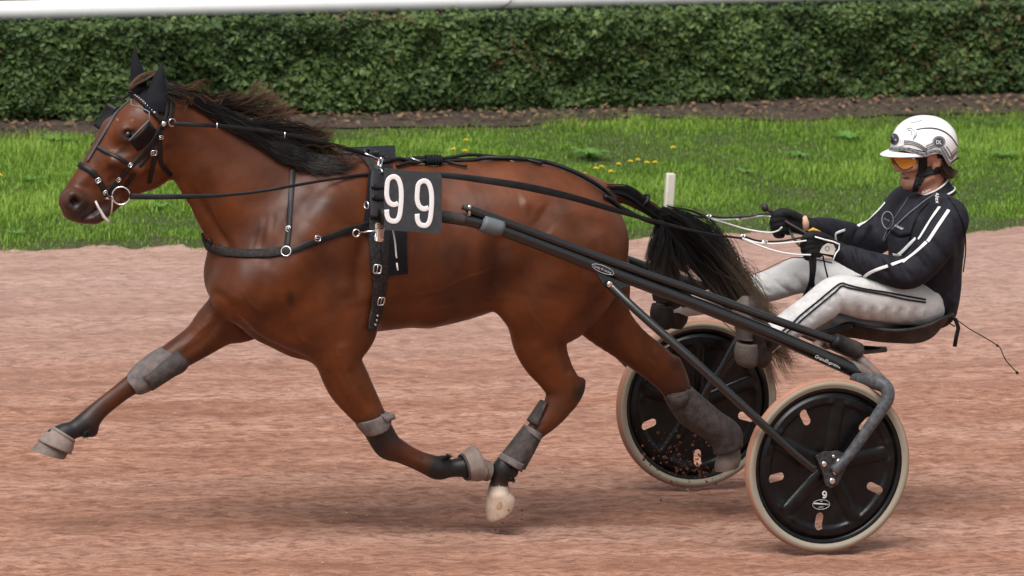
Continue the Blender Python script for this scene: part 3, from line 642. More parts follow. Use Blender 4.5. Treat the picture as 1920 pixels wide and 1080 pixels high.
for pts, w, amp in (
    ([(133, 373), (140, 378), (149, 386)], 9, -26), ([(127, 368), (138, 364), (150, 370), (154, 382)], 5, 5), ([(136, 392), (146, 396), (155, 392)], 5, 4),
    ([(144, 418), (160, 409), (176, 399), (190, 386)], 3.2, -9), ([(148, 406), (162, 398)], 6, 3), ([(165, 412), (180, 405)], 5, 4),
    ([(234, 253), (241, 251), (248, 254)], 6, -9), ([(228, 247), (239, 241), (252, 245)], 3.5, 5), ([(232, 262), (242, 262), (252, 260)], 3, 3),
    ([(945, 425), (934, 490), (938, 560)], 20, -14), ([(960, 470), (985, 540), (1000, 610)], 26, 7),          # flank and thigh edge
    ([(350, 345), (395, 410), (440, 480)], 9, -9), ([(333, 335), (368, 400), (400, 470)], 10, 8),              # jugular groove
    ([(610, 335), (560, 400), (490, 505)], 16, -7), ([(640, 350), (590, 430), (530, 540)], 26, 9),             # shoulder blade
    ([(690, 420), (672, 520), (690, 610)], 15, -11), ([(650, 420), (640, 500), (650, 560)], 24, 8),            # behind the arm
    ([(425, 578), (470, 627), (530, 660), (590, 684)], 8, -14), ([(470, 600), (520, 632), (580, 655)], 14, 8),        # breast fold
    ([(392, 545), (420, 560), (440, 590)], 9, -6), ([(480, 430), (500, 500), (480, 580)], 16, -6), ([(440, 470), (455, 530), (440, 575)], 20, 6),
    ([(485, 400), (478, 440), (470, 470)], 4, -2), ([(500, 395), (494, 430), (484, 470)], 4, -2), ([(515, 395), (510, 430), (505, 455)], 4, -1.6), ([(540, 390), (538, 420)], 4, -2.5),
    ([(1136, 550), (1105, 582), (1073, 611)], 8, -10), ([(1070, 400), (1100, 470), (1110, 530)], 16, -8), ([(1120, 420), (1140, 470), (1135, 520)], 22, 7), ([(1020, 400), (1040, 480), (1030, 560)], 30, 6),
    ([(975, 385), (1000, 380), (1020, 395)], 15, 8), ([(1000, 410), (1030, 440)], 14, -5),
    ([(618, 690), (640, 740), (668, 785)], 8, -5), ([(655, 680), (672, 730), (695, 770)], 7, -5), ([(640, 640), (655, 700)], 12, 5),
    ([(1046, 630), (1058, 680), (1070, 705)], 7, -8), ([(1074, 640), (1080, 690)], 6, 4), ([(1000, 640), (1030, 690)], 14, 5),
    ([(1130, 600), (1180, 660), (1225, 700)], 12, 5), ([(1190, 618), (1235, 660)], 7, -5),
    ([(770, 850), (800, 865)], 4, -3), ([(1020, 790), (985, 828)], 4, -3),
    ([(420, 590), (380, 640), (330, 672)], 8, -4), ([(410, 575), (360, 625)], 10, 4),
    ([(262, 300), (230, 320), (200, 345)], 7, -4), ([(258, 285), (226, 300), (190, 318)], 6, 4), ([(292, 270), (298, 300), (288, 328)], 14, 5), ([(312, 270), (322, 300), (316, 330)], 9, -7),
    ([(160, 345), (175, 360), (182, 380)], 8, -3), ([(205, 345), (220, 330)], 4, -3), ([(222, 268), (238, 274), (256, 268)], 5, -3), ([(226, 243), (240, 236), (256, 242)], 5, 3),
    ([(180, 310), (160, 335), (135, 352)], 7, 3), ([(340, 240), (400, 270), (450, 330)], 18, -4), ([(370, 290), (420, 360), (480, 440)], 30, 6),
    ([(720, 570), (820, 560), (900, 530)], 18, -4)): DSP += stroke(pts, w, amp)
for pts in ([(520, 560), (545, 590), (560, 630), (590, 650)], [(455, 540), (470, 570), (500, 590)], [(760, 560), (820, 545), (880, 520), (930, 505)], [(630, 650), (640, 690), (660, 720)], [(1000, 590), (1020, 620), (1030, 660)], [(985, 560), (1000, 600), (1012, 640)], [(215, 300), (228, 318), (222, 338)], [(236, 268), (222, 282), (205, 290)], [(268, 318), (250, 332), (232, 336)], [(1180, 640), (1215, 675), (1240, 700)], [(400, 600), (370, 625), (340, 655)], [(380, 330), (400, 400), (430, 450)]): DSP += stroke(pts, 2.6, 2.4)
for i in range(6): DSP += stroke([(745+i*31, 440), (735+i*32, 510), (742+i*30, 575)], 9, 1.6)
DSP *= 1.22
DSP += (fbm(HV*7, 3, 11)-.45)*.006*near
HV = HV+HN*DSP[:, None]
HB = bvh_of(HV, HQ)
# coat colours: bay body, black points, dark muzzle (own pigment, read per leg along its run), with belly shade and top light painted in
def legmask(pts, Y):
    pts = np.array(pts, float); best = np.full(len(HV), 1e9); val = np.zeros(len(HV)); side = np.abs(HV[:, 1]-Y) < .1
    for i in range(len(pts)-1):
        a, b = pts[i], pts[i+1]; d = b[:2]-a[:2]; t = np.clip(((px-a[0])*d[0]+(py-a[1])*d[1])/(d@d), 0, 1)
        dist = np.hypot(px-a[0]-t*d[0], py-a[1]-t*d[1]); m = (dist < best) & side; best[m] = dist[m]; val[m] = (a[2]+(b[2]-a[2])*t)[m]
    val[best > 48] = 0; return val
black = np.zeros(len(HV)); S = -.13; F_ = .13
for pts, Y in (([(634, 678, 0), (690, 775, 0), (705, 800, .5), (722, 828, 1), (748, 846, .45), (770, 857, .1), (800, 870, .45), (815, 876, 1), (890, 876, 1)], S),
               ([(416, 602, 0), (320, 675, 0), (290, 694, .5), (240, 726, .35), (206, 752, .25), (178, 775, .8), (160, 793, 1), (104, 822, 1)], F_),
               ([(1021, 668, 0), (1056, 720, 0), (1060, 745, .25), (1026, 788, .1), (985, 832, .7), (944, 880, 1), (936, 905, .8), (935, 925, .3)], S),
               ([(1179, 643, 0), (1240, 690, .05), (1275, 740, .6), (1330, 800, 1), (1366, 862, .7)], F_)):
    v = legmask(pts, Y); black = np.maximum(black, v)
def spot(x, y, r, ry=None, rot=0, soft=.5, side=None):
    c, s_ = cos(radians(rot)), sin(radians(rot)); u = (px-x)*c+(py-y)*s_; v = -(px-x)*s_+(py-y)*c
    d = np.hypot(u/r, v/(ry or r)); w = np.clip((1-d)/soft, 0, 1)
    if side is not None: w = w*(HV[:, 1] < side)
    return w
ear_zone = np.zeros(len(HV))
for a in ((1096, 735, 34, 26, -40, .6), ): black = np.maximum(black, spot(*a, side=0)*.8)
black = np.maximum(black, spot(1268, 685, 22, 22, 0, .7)*(HV[:, 1] > 0)*.5)
muzz = np.maximum.reduce([spot(150, 392, 62, 44, 40, .8), spot(185, 398, 40, 34, 0, .8)])
muzz = np.maximum(muzz, spot(243, 257, 30, 22, 0, .8, -.03)*.9); muzz = np.maximum(muzz, spot(228, 288, 40, 24, -60, .9, -.02)*.55)
inner = spot(141, 379, 17, 11, 42, .45, .0)  # nostril hole: its inner darkness is put into the colour
black = np.clip(black+nz*1.1*(black > .02)*(black < .98), 0, 1)
warm = np.clip(.5+nz*1.5+spot(1010, 640, 140, 200, 0, 1)*.35-spot(520, 420, 150, 120, 0, 1)*.18+spot(960, 330, 150, 40, 8, 1)*.25+spot(400, 610, 90, 60, 0, 1)*.4, 0, 1)  # the croup patch also puts light from above into the colour
deep = np.clip(spot(930, 500, 40, 90, 0, 1)*.7+spot(545, 560, 12, 20, 0, .8)*.8+spot(1085, 430, 60, 40, 30, 1)*.35+spot(860, 545, 130, 50, -10, 1)*.45+spot(500, 330, 170, 70, 35, 1)*.45+spot(640, 470, 60, 130, 0, 1)*.3+spot(800, 400, 120, 60, 0, 1)*.2+spot(430, 500, 60, 40, 0, 1)*.2, 0, 1)  # darker coat patches; the one along the belly is painted shade
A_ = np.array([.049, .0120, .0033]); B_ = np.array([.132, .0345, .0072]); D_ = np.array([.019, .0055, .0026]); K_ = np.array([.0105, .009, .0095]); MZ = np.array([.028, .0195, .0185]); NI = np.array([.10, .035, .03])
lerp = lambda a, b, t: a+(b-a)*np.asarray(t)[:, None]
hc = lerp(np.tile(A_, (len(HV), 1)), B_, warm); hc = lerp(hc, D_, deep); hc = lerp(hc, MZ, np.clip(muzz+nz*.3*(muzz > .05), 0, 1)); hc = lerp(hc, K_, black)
hc = lerp(hc, np.array([.012, .007, .007]), inner); hc = lerp(hc, NI, spot(137, 374, 6, 4, 40, .8, 0)*.5)
for x, y, r in ((220, 224, 4), (249, 225, 3), (211, 296, 5)): hc = lerp(hc, np.array([.3, .22, .17]), spot(x, y, r, r*.6, 50, .8, 0)*.6)
hc = lerp(hc, np.array([.6, .5, .42]), spot(937, 945, 34, 46, 0, .5)*(HV[:, 1] < 0)*(py > 912))
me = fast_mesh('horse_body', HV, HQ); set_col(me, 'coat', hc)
t = NT('bay_coat')
fine = t.noise(260, 3, .6); med = t.noise(34, 5, .6)
c = t.mix(.55, t.attr('coat'), t.mix(med, (.62, .62, .62, 1), (1.35, 1.3, 1.25, 1)), 'MULTIPLY')
c = t.mix(.5, c, t.mix(fine, (.6, .6, .6, 1), (1.4, 1.4, 1.4, 1)), 'MULTIPLY')
t.set(Base_Color=c, Roughness=t.ramp(t.noise(14, 4), [(.3, .34), (.7, .54)]))
t.b.inputs['Specular IOR Level'].default_value = .33; t.b.inputs['Sheen Weight'].default_value = .03; t.b.inputs['Sheen Roughness'].default_value = .4; t.b.inputs['Sheen Tint'].default_value = (.8, .6, .5, 1)
bm = t.mix(.35, t.noise(420, 2), t.noise(45, 4)); t.bump(bm, .0016, .6); MT['coat'] = t.m
horse = thing('horse', 'bay racehorse with black mane and tail trotting at full stretch in front of the sulky', 'horse', at(760, 985, 0))
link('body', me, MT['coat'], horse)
# ------------------------------------------------------------------ details of the horse: eye, hooves, hair
def loft2(mb, rings, n=20, cap=True, sub=0, gr=(1, 0)):
    "rings (x1,y1,x2,y2,Y,depth px): ellipses whose outline in the sagittal plane was measured"
    R = np.array(rings, float)
    if sub: R = crom(R, sub)
    V = []
    for x1, y1, x2, y2, Y, w in R:
        a = np.array(at(x1, y1, Y)); b = np.array(at(x2, y2, Y)); c = (a+b)/2; e = (b-a)/2
        for k in range(n):
            t = 2*pi*k/n; V.append(c+e*cos(t)*gr[0]+np.array([0, 1, 0])*(w+gr[1])*mpp(Y)*sin(t))
    m = len(R); F = [(i*n+k, i*n+(k+1) % n, (i+1)*n+(k+1) % n, (i+1)*n+k) for i in range(m-1) for k in range(n)]
    if cap: F += [tuple(range(n-1, -1, -1)), tuple((m-1)*n+k for k in range(n))]
    mb.add(V, F); return mb
def mirror_pts(P): return [Vector((p[0], -p[1], p[2])) for p in P]
def surf(pts, off=.004, b=None, sub=5, n0=None):
    "path on the horse's skin under measured places -> points, normals"
    L = crom(pts, sub); P = []; N = []
    for q in L:
        p, n = hit(b or HB, q[0], q[1])
        if p is None: P.append(None); N.append(None)
        else: P.append(p+n*off); N.append(n)
    ok = [i for i in range(len(P)) if P[i] is not None]
    if not ok: print('NO HIT', pts); P = [at(q[0], q[1], -.1) for q in L]; N = [Vector((0, -1, 0))]*len(L)
    for i in range(len(P)):
        if P[i] is None:
            j = min(ok, key=lambda k: abs(k-i)); P[i] = at(L[i][0], L[i][1], P[j].y); N[i] = N[j]
    # even out
    for _ in range(2):
        P = [P[0]]+[(P[i-1]+P[i]*2+P[i+1])/4 for i in range(1, len(P)-1)]+[P[-1]]
        N = [N[0]]+[(N[i-1]+N[i]*2+N[i+1]).normalized() for i in range(1, len(N)-1)]+[N[-1]]
    return P, N
def strap(name, pts, wpx, m, parent, off=.004, th=.004, mir=False, join=False, b=None, sub=5):
    P, N = surf(pts, off, b, sub); mb = MB(); w = wpx*mpp(-.1)
    if join:
        P = mirror_pts(P)[::-1]+P; N = mirror_pts(N)[::-1]+N; mb.ribbon(P, N, w, th)
    else:
        mb.ribbon(P, N, w, th)
        if mir: MB().ribbon(mirror_pts(P), mirror_pts(N), w, th).build(name, m, parent)
    return mb.build(name, m, parent)
def buckle(px, py, r, parent, ang=0.0, name='buckle', off=.009, asp=.8, b=None, m=None):
    p, n = hit(b or HB, px, py)
    if p is None: p, n = at(px, py, -.12), Vector((0, -1, 0))
    p = p+n*off; ex = Vector((1, 0, 0)); ex = (ex-n*ex.dot(n)).normalized(); ey = n.cross(ex); ex, ey = ex*cos(ang)+ey*sin(ang), ey*cos(ang)-ex*sin(ang)
    s = r*.8*mpp(-.1); q = []
    for a, c in ((-1, -.7), (-.7, -1), (.7, -1), (1, -.7), (1, .7), (.7, 1), (-.7, 1), (-1, .7)): q.append(p+ex*(a*s)+ey*(c*s*asp))
    return MB().tube(q, max(.0016, s*.2), 6, closed=True, up=n).tube([p-ex*s, p+ex*s*.9+n*.001], .0015, 5).build(name, m or MT['steel'], parent)
def ring(c, n, r, rad, name, m, parent):
    n = Vector(n).normalized(); x = n.orthogonal().normalized(); y = n.cross(x)
    return MB().tube([Vector(c)+x*(r*cos(t))+y*(r*sin(t)) for t in np.linspace(0, 2*pi, 24, endpoint=False)], rad, 8, closed=True, up=n).build(name, m, parent)

eyem = NT('horse_eye'); eyem.set(Base_Color=(.006, .004, .004, 1), Roughness=.05); MT['eye'] = eyem.m
for sgn in (-1, 1):
    p, n = hit(HB, 241, 252.5); c = p-n*.0135; c = Vector((c.x, c.y*(1 if sgn < 0 else -1), c.z))
    MB().ball(c, .0235, 20).build('eye', MT['eye'], horse)
# hooves
def hoof(rings, m, sub=4):
    o = loft2(MB(), rings, 22, sub=sub).build('hoof', m, horse); return weighted(o, 50)
hoof([(104, 804, 138, 824, FL, 17), (84, 818, 130, 842, FL, 24), (66, 836, 123, 855, FL, 28), (58, 844, 119, 860, FL, 29)], MT['hoof'])
hoof([(884, 858, 884, 892, NL, 17), (896, 858, 898, 896, NL, 21), (910, 861, 906, 901, NL, 24), (921, 866, 911, 902, NL, 24)], MT['hoof'])
hoof([(920, 917, 950, 917, NL, 16), (914, 932, 959, 926, NL, 22), (912, 952, 965, 936, NL, 25), (914, 976, 962, 950, NL, 25), (921, 979, 955, 962, NL, 20)], MT['palehoof'])
hoof([(1347, 838, 1384, 832, FL, 17), (1345, 856, 1387, 846, FL, 21), (1341, 874, 1388, 858, FL, 24), (1342, 884, 1384, 872, FL, 23)], MT['hoof'])
MB().ball(at(942, 950, NL-.040), .027, 16, (1, .42, 1.2)).build('frog', mat('hoof_sole', srgb(158, 128, 100), .8, .4, 60, .003), horse)

def hair(name, paths, r0, m, parent, tipw=.15, colf=None, n=3):
    "paths (N,m,3): thin tapering hairs"
    Pp = np.asarray(paths, np.float32); N, mm, _ = Pp.shape
    T = np.gradient(Pp, axis=1); T /= np.linalg.norm(T, axis=2, keepdims=True)+1e-9
    up = np.array([.37, -.9, .2], np.float32); A = np.cross(T, up); A /= np.linalg.norm(A, axis=2, keepdims=True)+1e-9; B = np.cross(T, A)
    s = np.linspace(0, 1, mm); rad = (r0 if np.ndim(r0) else np.full(N, r0))[:, None]*(np.clip((1-s)*3, 0, 1)*(1-tipw)+tipw)[None]*np.clip(s*8+.5, 0, 1)[None]
    V = np.stack([Pp+rad[..., None]*(cos(2*pi*k/n)*A+sin(2*pi*k/n)*B) for k in range(n)], 2).reshape(-1, 3)
    idx = np.arange(N*mm*n).reshape(N, mm, n); F = []
    for k in range(n): F.append(np.stack([idx[:, :-1, k], idx[:, :-1, (k+1) % n], idx[:, 1:, (k+1) % n], idx[:, 1:, k]], -1).reshape(-1, 4))
    me = fast_mesh(name, V, np.concatenate(F))
    if colf is not None: set_col(me, 'tone', np.repeat(colf.reshape(-1), n))
    return link(name, me, m, parent)
def hairmat(name, dark, light, rough=.45):
    t = NT(name); t.set(Base_Color=t.mix(t.attr('tone'), dark, light), Roughness=rough); t.b.inputs['Specular IOR Level'].default_value = .35; return t.m
MT['mane'] = hairmat('mane_hair', (.008, .006, .006, 1), (.22, .105, .045, 1)); MT['tail'] = hairmat('tail_hair', (.006, .0055, .006, 1), (.30, .205, .13, 1))
def strands(guides, count, m=16, spread=6, yspread=.03, wave=2.5, cluster=9, tone0=.0, tone1=.9, tstart=.5, lenvar=.25, root=1.0):
    "px guide curves (x,y,Y) -> hairs gathered in locks between neighbouring guides"
    G = [crom(g, 12) for g in guides]; G = [np.array([np.interp(np.linspace(0, 1, 40), np.linspace(0, 1, len(g)), g[:, k]) for k in range(3)]).T for g in G]
    out = []; tone = []; ng = len(G)
    nl = max(1, count//cluster)
    for l in range(nl):
        u = RNG.random()*(ng-1); i = int(u); f = u-i; base = G[i]*(1-f)+G[min(i+1, ng-1)]*f
        L0 = 1-lenvar*RNG.random()**1.5; ph = RNG.random()*6.3; fr = 1+RNG.random()*2.2; amp = wave*(.4+RNG.random()); o0 = RNG.normal(0, spread*.5, 2); y0 = RNG.normal(0, yspread*.6); tn = RNG.random()
        for k in range(cluster):
            L = L0*(1-.12*RNG.random()); s = np.linspace(0, L, m); q = np.array([np.interp(s, np.linspace(0, 1, 40), base[:, c]) for c in range(3)]).T
            g = np.linspace(0, 1, m); d = RNG.normal(0, spread*.28, 2)
            opn = np.clip(g*2, 0, 1)
            q[:, 0] += (o0[0]*(root+(1-root)*g)+d[0]*(.4+.6*opn))+amp*np.sin(ph+fr*6.3*s)*g*.6
            q[:, 1] += (o0[1]*(root+(1-root)*g)+d[1]*(.4+.6*opn))+amp*np.cos(ph*1.3+fr*6.3*s)*g
            q[:, 2] += y0+RNG.normal(0, yspread*.25)*(.3+g)
            out.append(q); tone.append(np.clip((s-tstart)/(1-tstart+1e-6), 0, 1)**1.2*(tone1-tone0)*(.5+.5*tn)+tone0*tn)
    return out, tone
def to3d(S):
    return np.array([[list(at(p[0], p[1], p[2])) for p in q] for q in S], np.float32)
# tail
S1, T1 = strands([[(1138, 350, -.02), (1180, 352, -.02), (1212, 376, -.02), (1246, 402, -.02), (1262, 415, 0)], [(1135, 360, -.02), (1175, 372, -.03), (1205, 392, -.03), (1236, 414, -.03), (1250, 425, 0)]], 700, 10, 4, .02, 1, 7, 0, .03, .3, .3)
S2, T2 = strands([
    [(1247, 399, 0), (1288, 410, 0), (1338, 440, 0), (1376, 486, .0), (1404, 540, .0), (1446, 585, .0), (1478, 600, 0)],
    [(1246, 400, 0), (1282, 420, 0), (1322, 452, 0), (1360, 500, .0), (1408, 552, .0), (1440, 598, .0), (1486, 640, 0)],
    [(1244, 403, 0), (1275, 428, 0), (1315, 470, 0), (1355, 520, 0), (1395, 572, .0), (1440, 630, 0), (1480, 680, 0), (1500, 712, 0)],
    [(1242, 406, 0), (1266, 440, 0), (1300, 492, 0), (1345, 545, 0), (1390, 590, .0), (1430, 650, 0), (1450, 710, 0), (1452, 745, 0)]], 2000, 20, 12, .05, 12, 14, 0, 1.0, .36, .35)
S3, T3 = strands([
    [(1240, 405, -.02), (1232, 432, -.03), (1216, 470, -.04), (1203, 508, -.05)], [(1242, 406, -.02), (1243, 440, -.03), (1236, 490, -.04), (1228, 520, -.04)],
    [(1244, 407, -.02), (1256, 445, -.03), (1262, 495, -.04), (1282, 530, -.04)], [(1246, 408, -.02), (1268, 450, -.02), (1295, 510, -.03), (1340, 560, -.03)]], 1200, 14, 9, .03, 7, 16, 0, .15, .5, .3)
S4, T4 = strands([[(1300, 430, 0), (1350, 455, 0), (1400, 500, .0), (1440, 540, 0)], [(1330, 500, 0), (1370, 540, -.02), (1430, 600, -.03), (1490, 640, -.03)], [(1390, 590, 0), (1440, 640, -.03), (1490, 670, -.03), (1520, 690, -.03)]], 150, 16, 22, .05, 12, 2, .2, 1.0, .2, .4)
tp = [to3d(S) for S in (S1, S2, S3, S4)]
mt = 20
def resamp(P, m=mt):
    i = np.linspace(0, P.shape[1]-1, m); a = np.floor(i).astype(int); b = np.minimum(a+1, P.shape[1]-1); f = (i-a)[None, :, None]; return P[:, a]*(1-f)+P[:, b]*f
TT = np.concatenate([resamp(np.array(t)[:, :, None])[..., 0] for t in (T1, T2, T3, T4)])
hair('tail', np.concatenate([resamp(p) for p in tp]), .00095, MT['tail'], horse, colf=TT)
for (gx_, gy_, ex_, ey_, Yt) in ((166, 806, 158, 824, FL), (834, 861, 846, 852, NL), (956, 893, 963, 905, NL)):
    Sf, Tf = strands([[(gx_-5, gy_, Yt-.03), ((gx_+ex_)/2-4, (gy_+ey_)/2, Yt-.035), (ex_-3, ey_, Yt-.03)], [(gx_+6, gy_-1, Yt-.01), ((gx_+ex_)/2+5, (gy_+ey_)/2, Yt-.01), (ex_+4, ey_, Yt)]], 120, 8, 3, .02, 1.5, 6, 0, .1, .5, .5)
    hair('fetlock_hair', to3d(Sf), .0009, MT['tail'], horse, colf=np.array(Tf))
# mane: long hairs from the crest, streaming back along the near side of the neck, with loose brown wisps
crest = crom([(300, 150), (345, 180), (395, 203), (450, 228), (510, 258), (570, 288), (625, 306), (660, 312)], 10)
def mane_guides():
    return [[(300, 160, -.02), (330, 172, -.03), (370, 190, -.05), (425, 215, -.06), (480, 236, -.06), (540, 252, -.05)],
            [(330, 172, -.02), (375, 196, -.04), (425, 226, -.06), (480, 256, -.07), (540, 282, -.07), (600, 296, -.06)],
            [(380, 195, -.02), (425, 222, -.05), (470, 256, -.08), (520, 288, -.09), (575, 310, -.08), (630, 318, -.06)],
            [(430, 217, -.02), (470, 246, -.05), (510, 280, -.09), (555, 306, -.1), (600, 318, -.09), (650, 322, -.06)],
            [(480, 242, -.02), (515, 268, -.05), (550, 296, -.09), (590, 312, -.09), (625, 318, -.08), (670, 318, -.05)],
            [(540, 272, -.02), (575, 290, -.05), (610, 306, -.07), (645, 313, -.06), (690, 312, -.04)]]
M1, U1 = strands(mane_guides(), 2100, 16, 8, .012, 6, 8, .0, .1, .6, .35)
M2, U2 = strands([[(330, 170, -.01), (370, 178, .0), (420, 190, .02), (455, 182, .02), (480, 152, .02), (490, 132, .02)],
                  [(350, 180, -.01), (400, 186, .0), (450, 196, .03), (500, 176, .03), (480, 195, .03)],
                  [(390, 200, -.01), (430, 205, .0), (480, 214, .03), (530, 222, .03), (560, 206, .03), (545, 196, .03)]], 190, 18, 10, .03, 9, 5, .0, 1.0, .15, .4)
M3, U3 = strands([[(470, 235, -.02), (510, 240, -.02), (550, 240, -.01), (590, 250, 0), (612, 232, .0), (606, 218, 0)],
                  [(490, 245, -.03), (530, 250, -.03), (575, 262, -.03), (615, 275, -.02), (640, 268, -.02)],
                  [(520, 262, -.03), (560, 272, -.03), (600, 285, -.03), (645, 292, -.02), (676, 300, -.02)]], 380, 18, 9, .025, 9, 6, .0, .9, .4, .4)
M4, U4 = strands([[(315, 165, -.02), (345, 165, -.02), (380, 150, .0), (420, 165, .02)], [(310, 175, -.06), (330, 185, -.07), (352, 200, -.07), (338, 205, -.07)], [(400, 190, 0), (440, 175, .02), (480, 170, .03), (495, 160, .03)], [(600, 300, -.04), (640, 303, -.05), (680, 306, -.05), (712, 314, -.05)]], 170, 16, 8, .03, 6, 3, .1, 1.0, .1, .3)
def lay(S, off=.006):
    out = []
    for q in S:
        pts = []
        for p in q:
            hp, hn = hit(HB, p[0], p[1]); w = at(p[0], p[1], p[2])
            if hp is not None and hp.y-off*1.2 < w.y: w = hp+hn*(off+RNG.random()*.018)
            pts.append(list(w))
        out.append(pts)
    return np.array(out, np.float32)
mp = np.concatenate([resamp(lay(S), 18) for S in (M1, M2, M3, M4)]); mu = np.concatenate([resamp(np.array(u)[:, :, None], 18)[..., 0] for u in (U1, U2, U3, U4)])
hair('mane', mp, .00125, MT['mane'], horse, colf=mu)
F1, V1 = strands([[(292, 150, .0), (276, 146, -.02), (256, 152, -.03), (242, 166, -.03)], [(298, 148, .02), (285, 140, .02), (265, 146, .03), (248, 162, .03)], [(300, 142, -.01), (296, 134, 0), (270, 148, 0), (244, 158, .0)]], 330, 12, 5, .03, 2, 6, .1, .75, .0, .2)
hair('forelock', lay(F1), .0012, MT['mane'], horse, colf=np.array(V1))

# ------------------------------------------------------------------ bridle, ear hood, harness, boots
bridle = thing('bridle', 'black leather bridle with silver buckles and blinkers on the bay horse head', 'bridle', at(240, 260, 0))
LE = MT['leather']
strap('noseband', [(150.5, 310), (160, 315), (178, 327), (191, 347), (197, 362)], 10, LE, bridle, .006, .006, join=True)
strap('cheek_strap', [(305, 230), (293, 252), (279, 274), (253, 303), (222, 337), (199, 361)], 9, LE, bridle, .006, .005, mir=True)
strap('cheek_strap', [(296, 248), (284, 282), (262, 312), (238, 345), (228, 356)], 7, LE, bridle, .004, .004, mir=True)
strap('nose_strap', [(182, 275), (196, 284), (214, 292), (242, 308)], 7, LE, bridle, .005, .004, mir=True)
strap('throat_latch', [(300, 244), (297, 278), (287, 305), (279, 342)], 8, LE, bridle, .006, .004, mir=True)
strap('throat_latch', [(300, 270), (300, 300), (307, 314), (319, 328)], 8, LE, bridle, .006, .004, mir=True)
strap('face_strap', [(246, 184), (222, 208), (204, 236), (180, 276), (164, 303)], 6, mat('worn_leather', srgb(72, 72, 74), .5), bridle, .006, .004)
bb = strap('browband', [(241, 172), (252, 180), (266, 191), (288, 212), (304, 230)], 9, LE, bridle, .012, .006)
P, N = surf([(241, 172), (252, 180), (266, 191), (284, 208)], .016)
mb = MB()
for i in range(1, len(P)): mb.ball(P[i], .0028, 6)
mb.build('stud', MT['steel'], bb)
mb = MB(); p, n = hit(HB, 288, 212); p = p+n*.017; ex = n.orthogonal().normalized(); ey = n.cross(ex)
mb.prism([((.010 if i % 2 == 0 else .004)*cos(i*pi/5), (.010 if i % 2 == 0 else .004)*sin(i*pi/5)) for i in range(10)], p, ex, ey, .002); mb.build('star_stud', MT['steel'], bb)
strap('crown_strap', [(321, 180), (321, 205), (315, 226), (302, 240)], 9, LE, bridle, .01, .005)
strap('crown_strap', [(312, 172), (312, 200), (308, 222), (300, 240)], 6, LE, bridle, .012, .005)
for x, y, r, a in ((183.5, 338, 6, .5), (222, 336, 5, .9), (243, 309, 5, .9), (287, 285, 7, 0), (300, 257, 5, .1), (196, 360, 5, .6)): buckle(x, y, r, bridle, a)
p, n = hit(HB, 320, 229); ring(p+n*.012, n, 7*mpp(), .0022, 'ring', MT['steel'], bridle)
p, n = hit(HB, 304, 232); MB().ball(p+n*.015, .011, 10, (1, .5, 1)).build('rosette', MT['steel'], bridle)
BR = at(227, 367, -.085)
ring(BR, (-.35, -1, .05), 16.5*mpp(), .0032, 'bit_ring', MT['steel'], bridle); ring(Vector((BR.x, -BR.y, BR.z)), (-.3, 1, .05), 16.5*mpp(), .0032, 'bit_ring', MT['steel'], bridle)
MB().tube([at(213, 370, -.088), at(200, 372, -.07), at(190, 375, -.03), at(190, 375, .03), at(200, 372, .07)], .006, 8).build('bit', MT['steel'], bridle)
MB().tube([at(198, 362, -.075), at(206, 371, -.082), at(214, 369, -.088)], .005, 8).build('bit_strap', LE, bridle)
MB().tube([at(x, y, -.075) for x, y in ((179, 377), (184, 388), (190, 398), (194, 406), (199, 411), (204, 418))], [.004, .005, .005, .007, .005, .007], 8).build('tongue_tie', mat('white_tape', srgb(205, 195, 190), .8), bridle)
MB().tube([at(x, y, -.09) for x, y in ((211, 374), (210, 390), (208, 405))], [.003, .003, .005], 8).build('lead_tab', mat('buff_leather', srgb(150, 130, 120), .7), bridle)
def sheet(quad3, th, name, m, parent, curve=.0):
    "padded leather cup from four corners"
    a, b, c, d = [np.array(q) for q in quad3]; nn = np.cross(b-a, d-a); nn /= np.linalg.norm(nn); V = []; k = 7
    for side in (1, -1):
        for i in range(k):
            for j in range(k):
                u, v = i/(k-1), j/(k-1); q = (a*(1-u)+b*u)*(1-v)+(d*(1-u)+c*u)*v
                V.append(q+nn*(curve*(4*u*(1-u))*(1)+side*th/2*(1 if 0 < i < k-1 and 0 < j < k-1 else .5)))
    F = []
    for i in range(k-1):
        for j in range(k-1):
            q = (i*k+j, i*k+j+1, (i+1)*k+j+1, (i+1)*k+j); F.append(q); F.append(tuple(x+k*k for x in q[::-1]))
    edge = [(i, 0) for i in range(k)]+[(k-1, j) for j in range(1, k)]+[(i, k-1) for i in range(k-2, -1, -1)]+[(0, j) for j in range(k-2, 0, -1)]
    for e in range(len(edge)):
        p = edge[e]; q = edge[(e+1) % len(edge)]; F.append((p[0]*k+p[1], q[0]*k+q[1], q[0]*k+q[1]+k*k, p[0]*k+p[1]+k*k))
    return MB().add(V, F).build(name, m, parent)
sheet([at(279, 226, -.165), at(242, 264, -.175), at(258, 284, -.115), at(293, 244, -.115)], .008, 'blinker', LE, bridle, .012)
sheet([at(200, 192, .15), at(175, 235, .165), at(190, 246, .115), at(221, 201, .115)], .008, 'blinker', LE, bridle, -.012)
MB().tube([at(279, 226, -.166), at(260, 245, -.172), at(242, 264, -.176)], .0035, 6).build('blinker_edge', MT['greytape'], bridle)
MB().tube([at(x, y, Y) for x, y, Y in ((246, 186, -.05), (246, 197, -.08), (265, 202, -.12), (280, 210, -.14), (280, 226, -.16))], .0035, 8).build('blinker_stay', MT['greytape'], bridle)
MB().tube([at(x, y, Y) for x, y, Y in ((244, 176, 0.02), (232, 185, .06), (212, 181, .12), (206, 184, .14), (203, 193, .15))], .0035, 8).build('blinker_stay', LE, bridle)

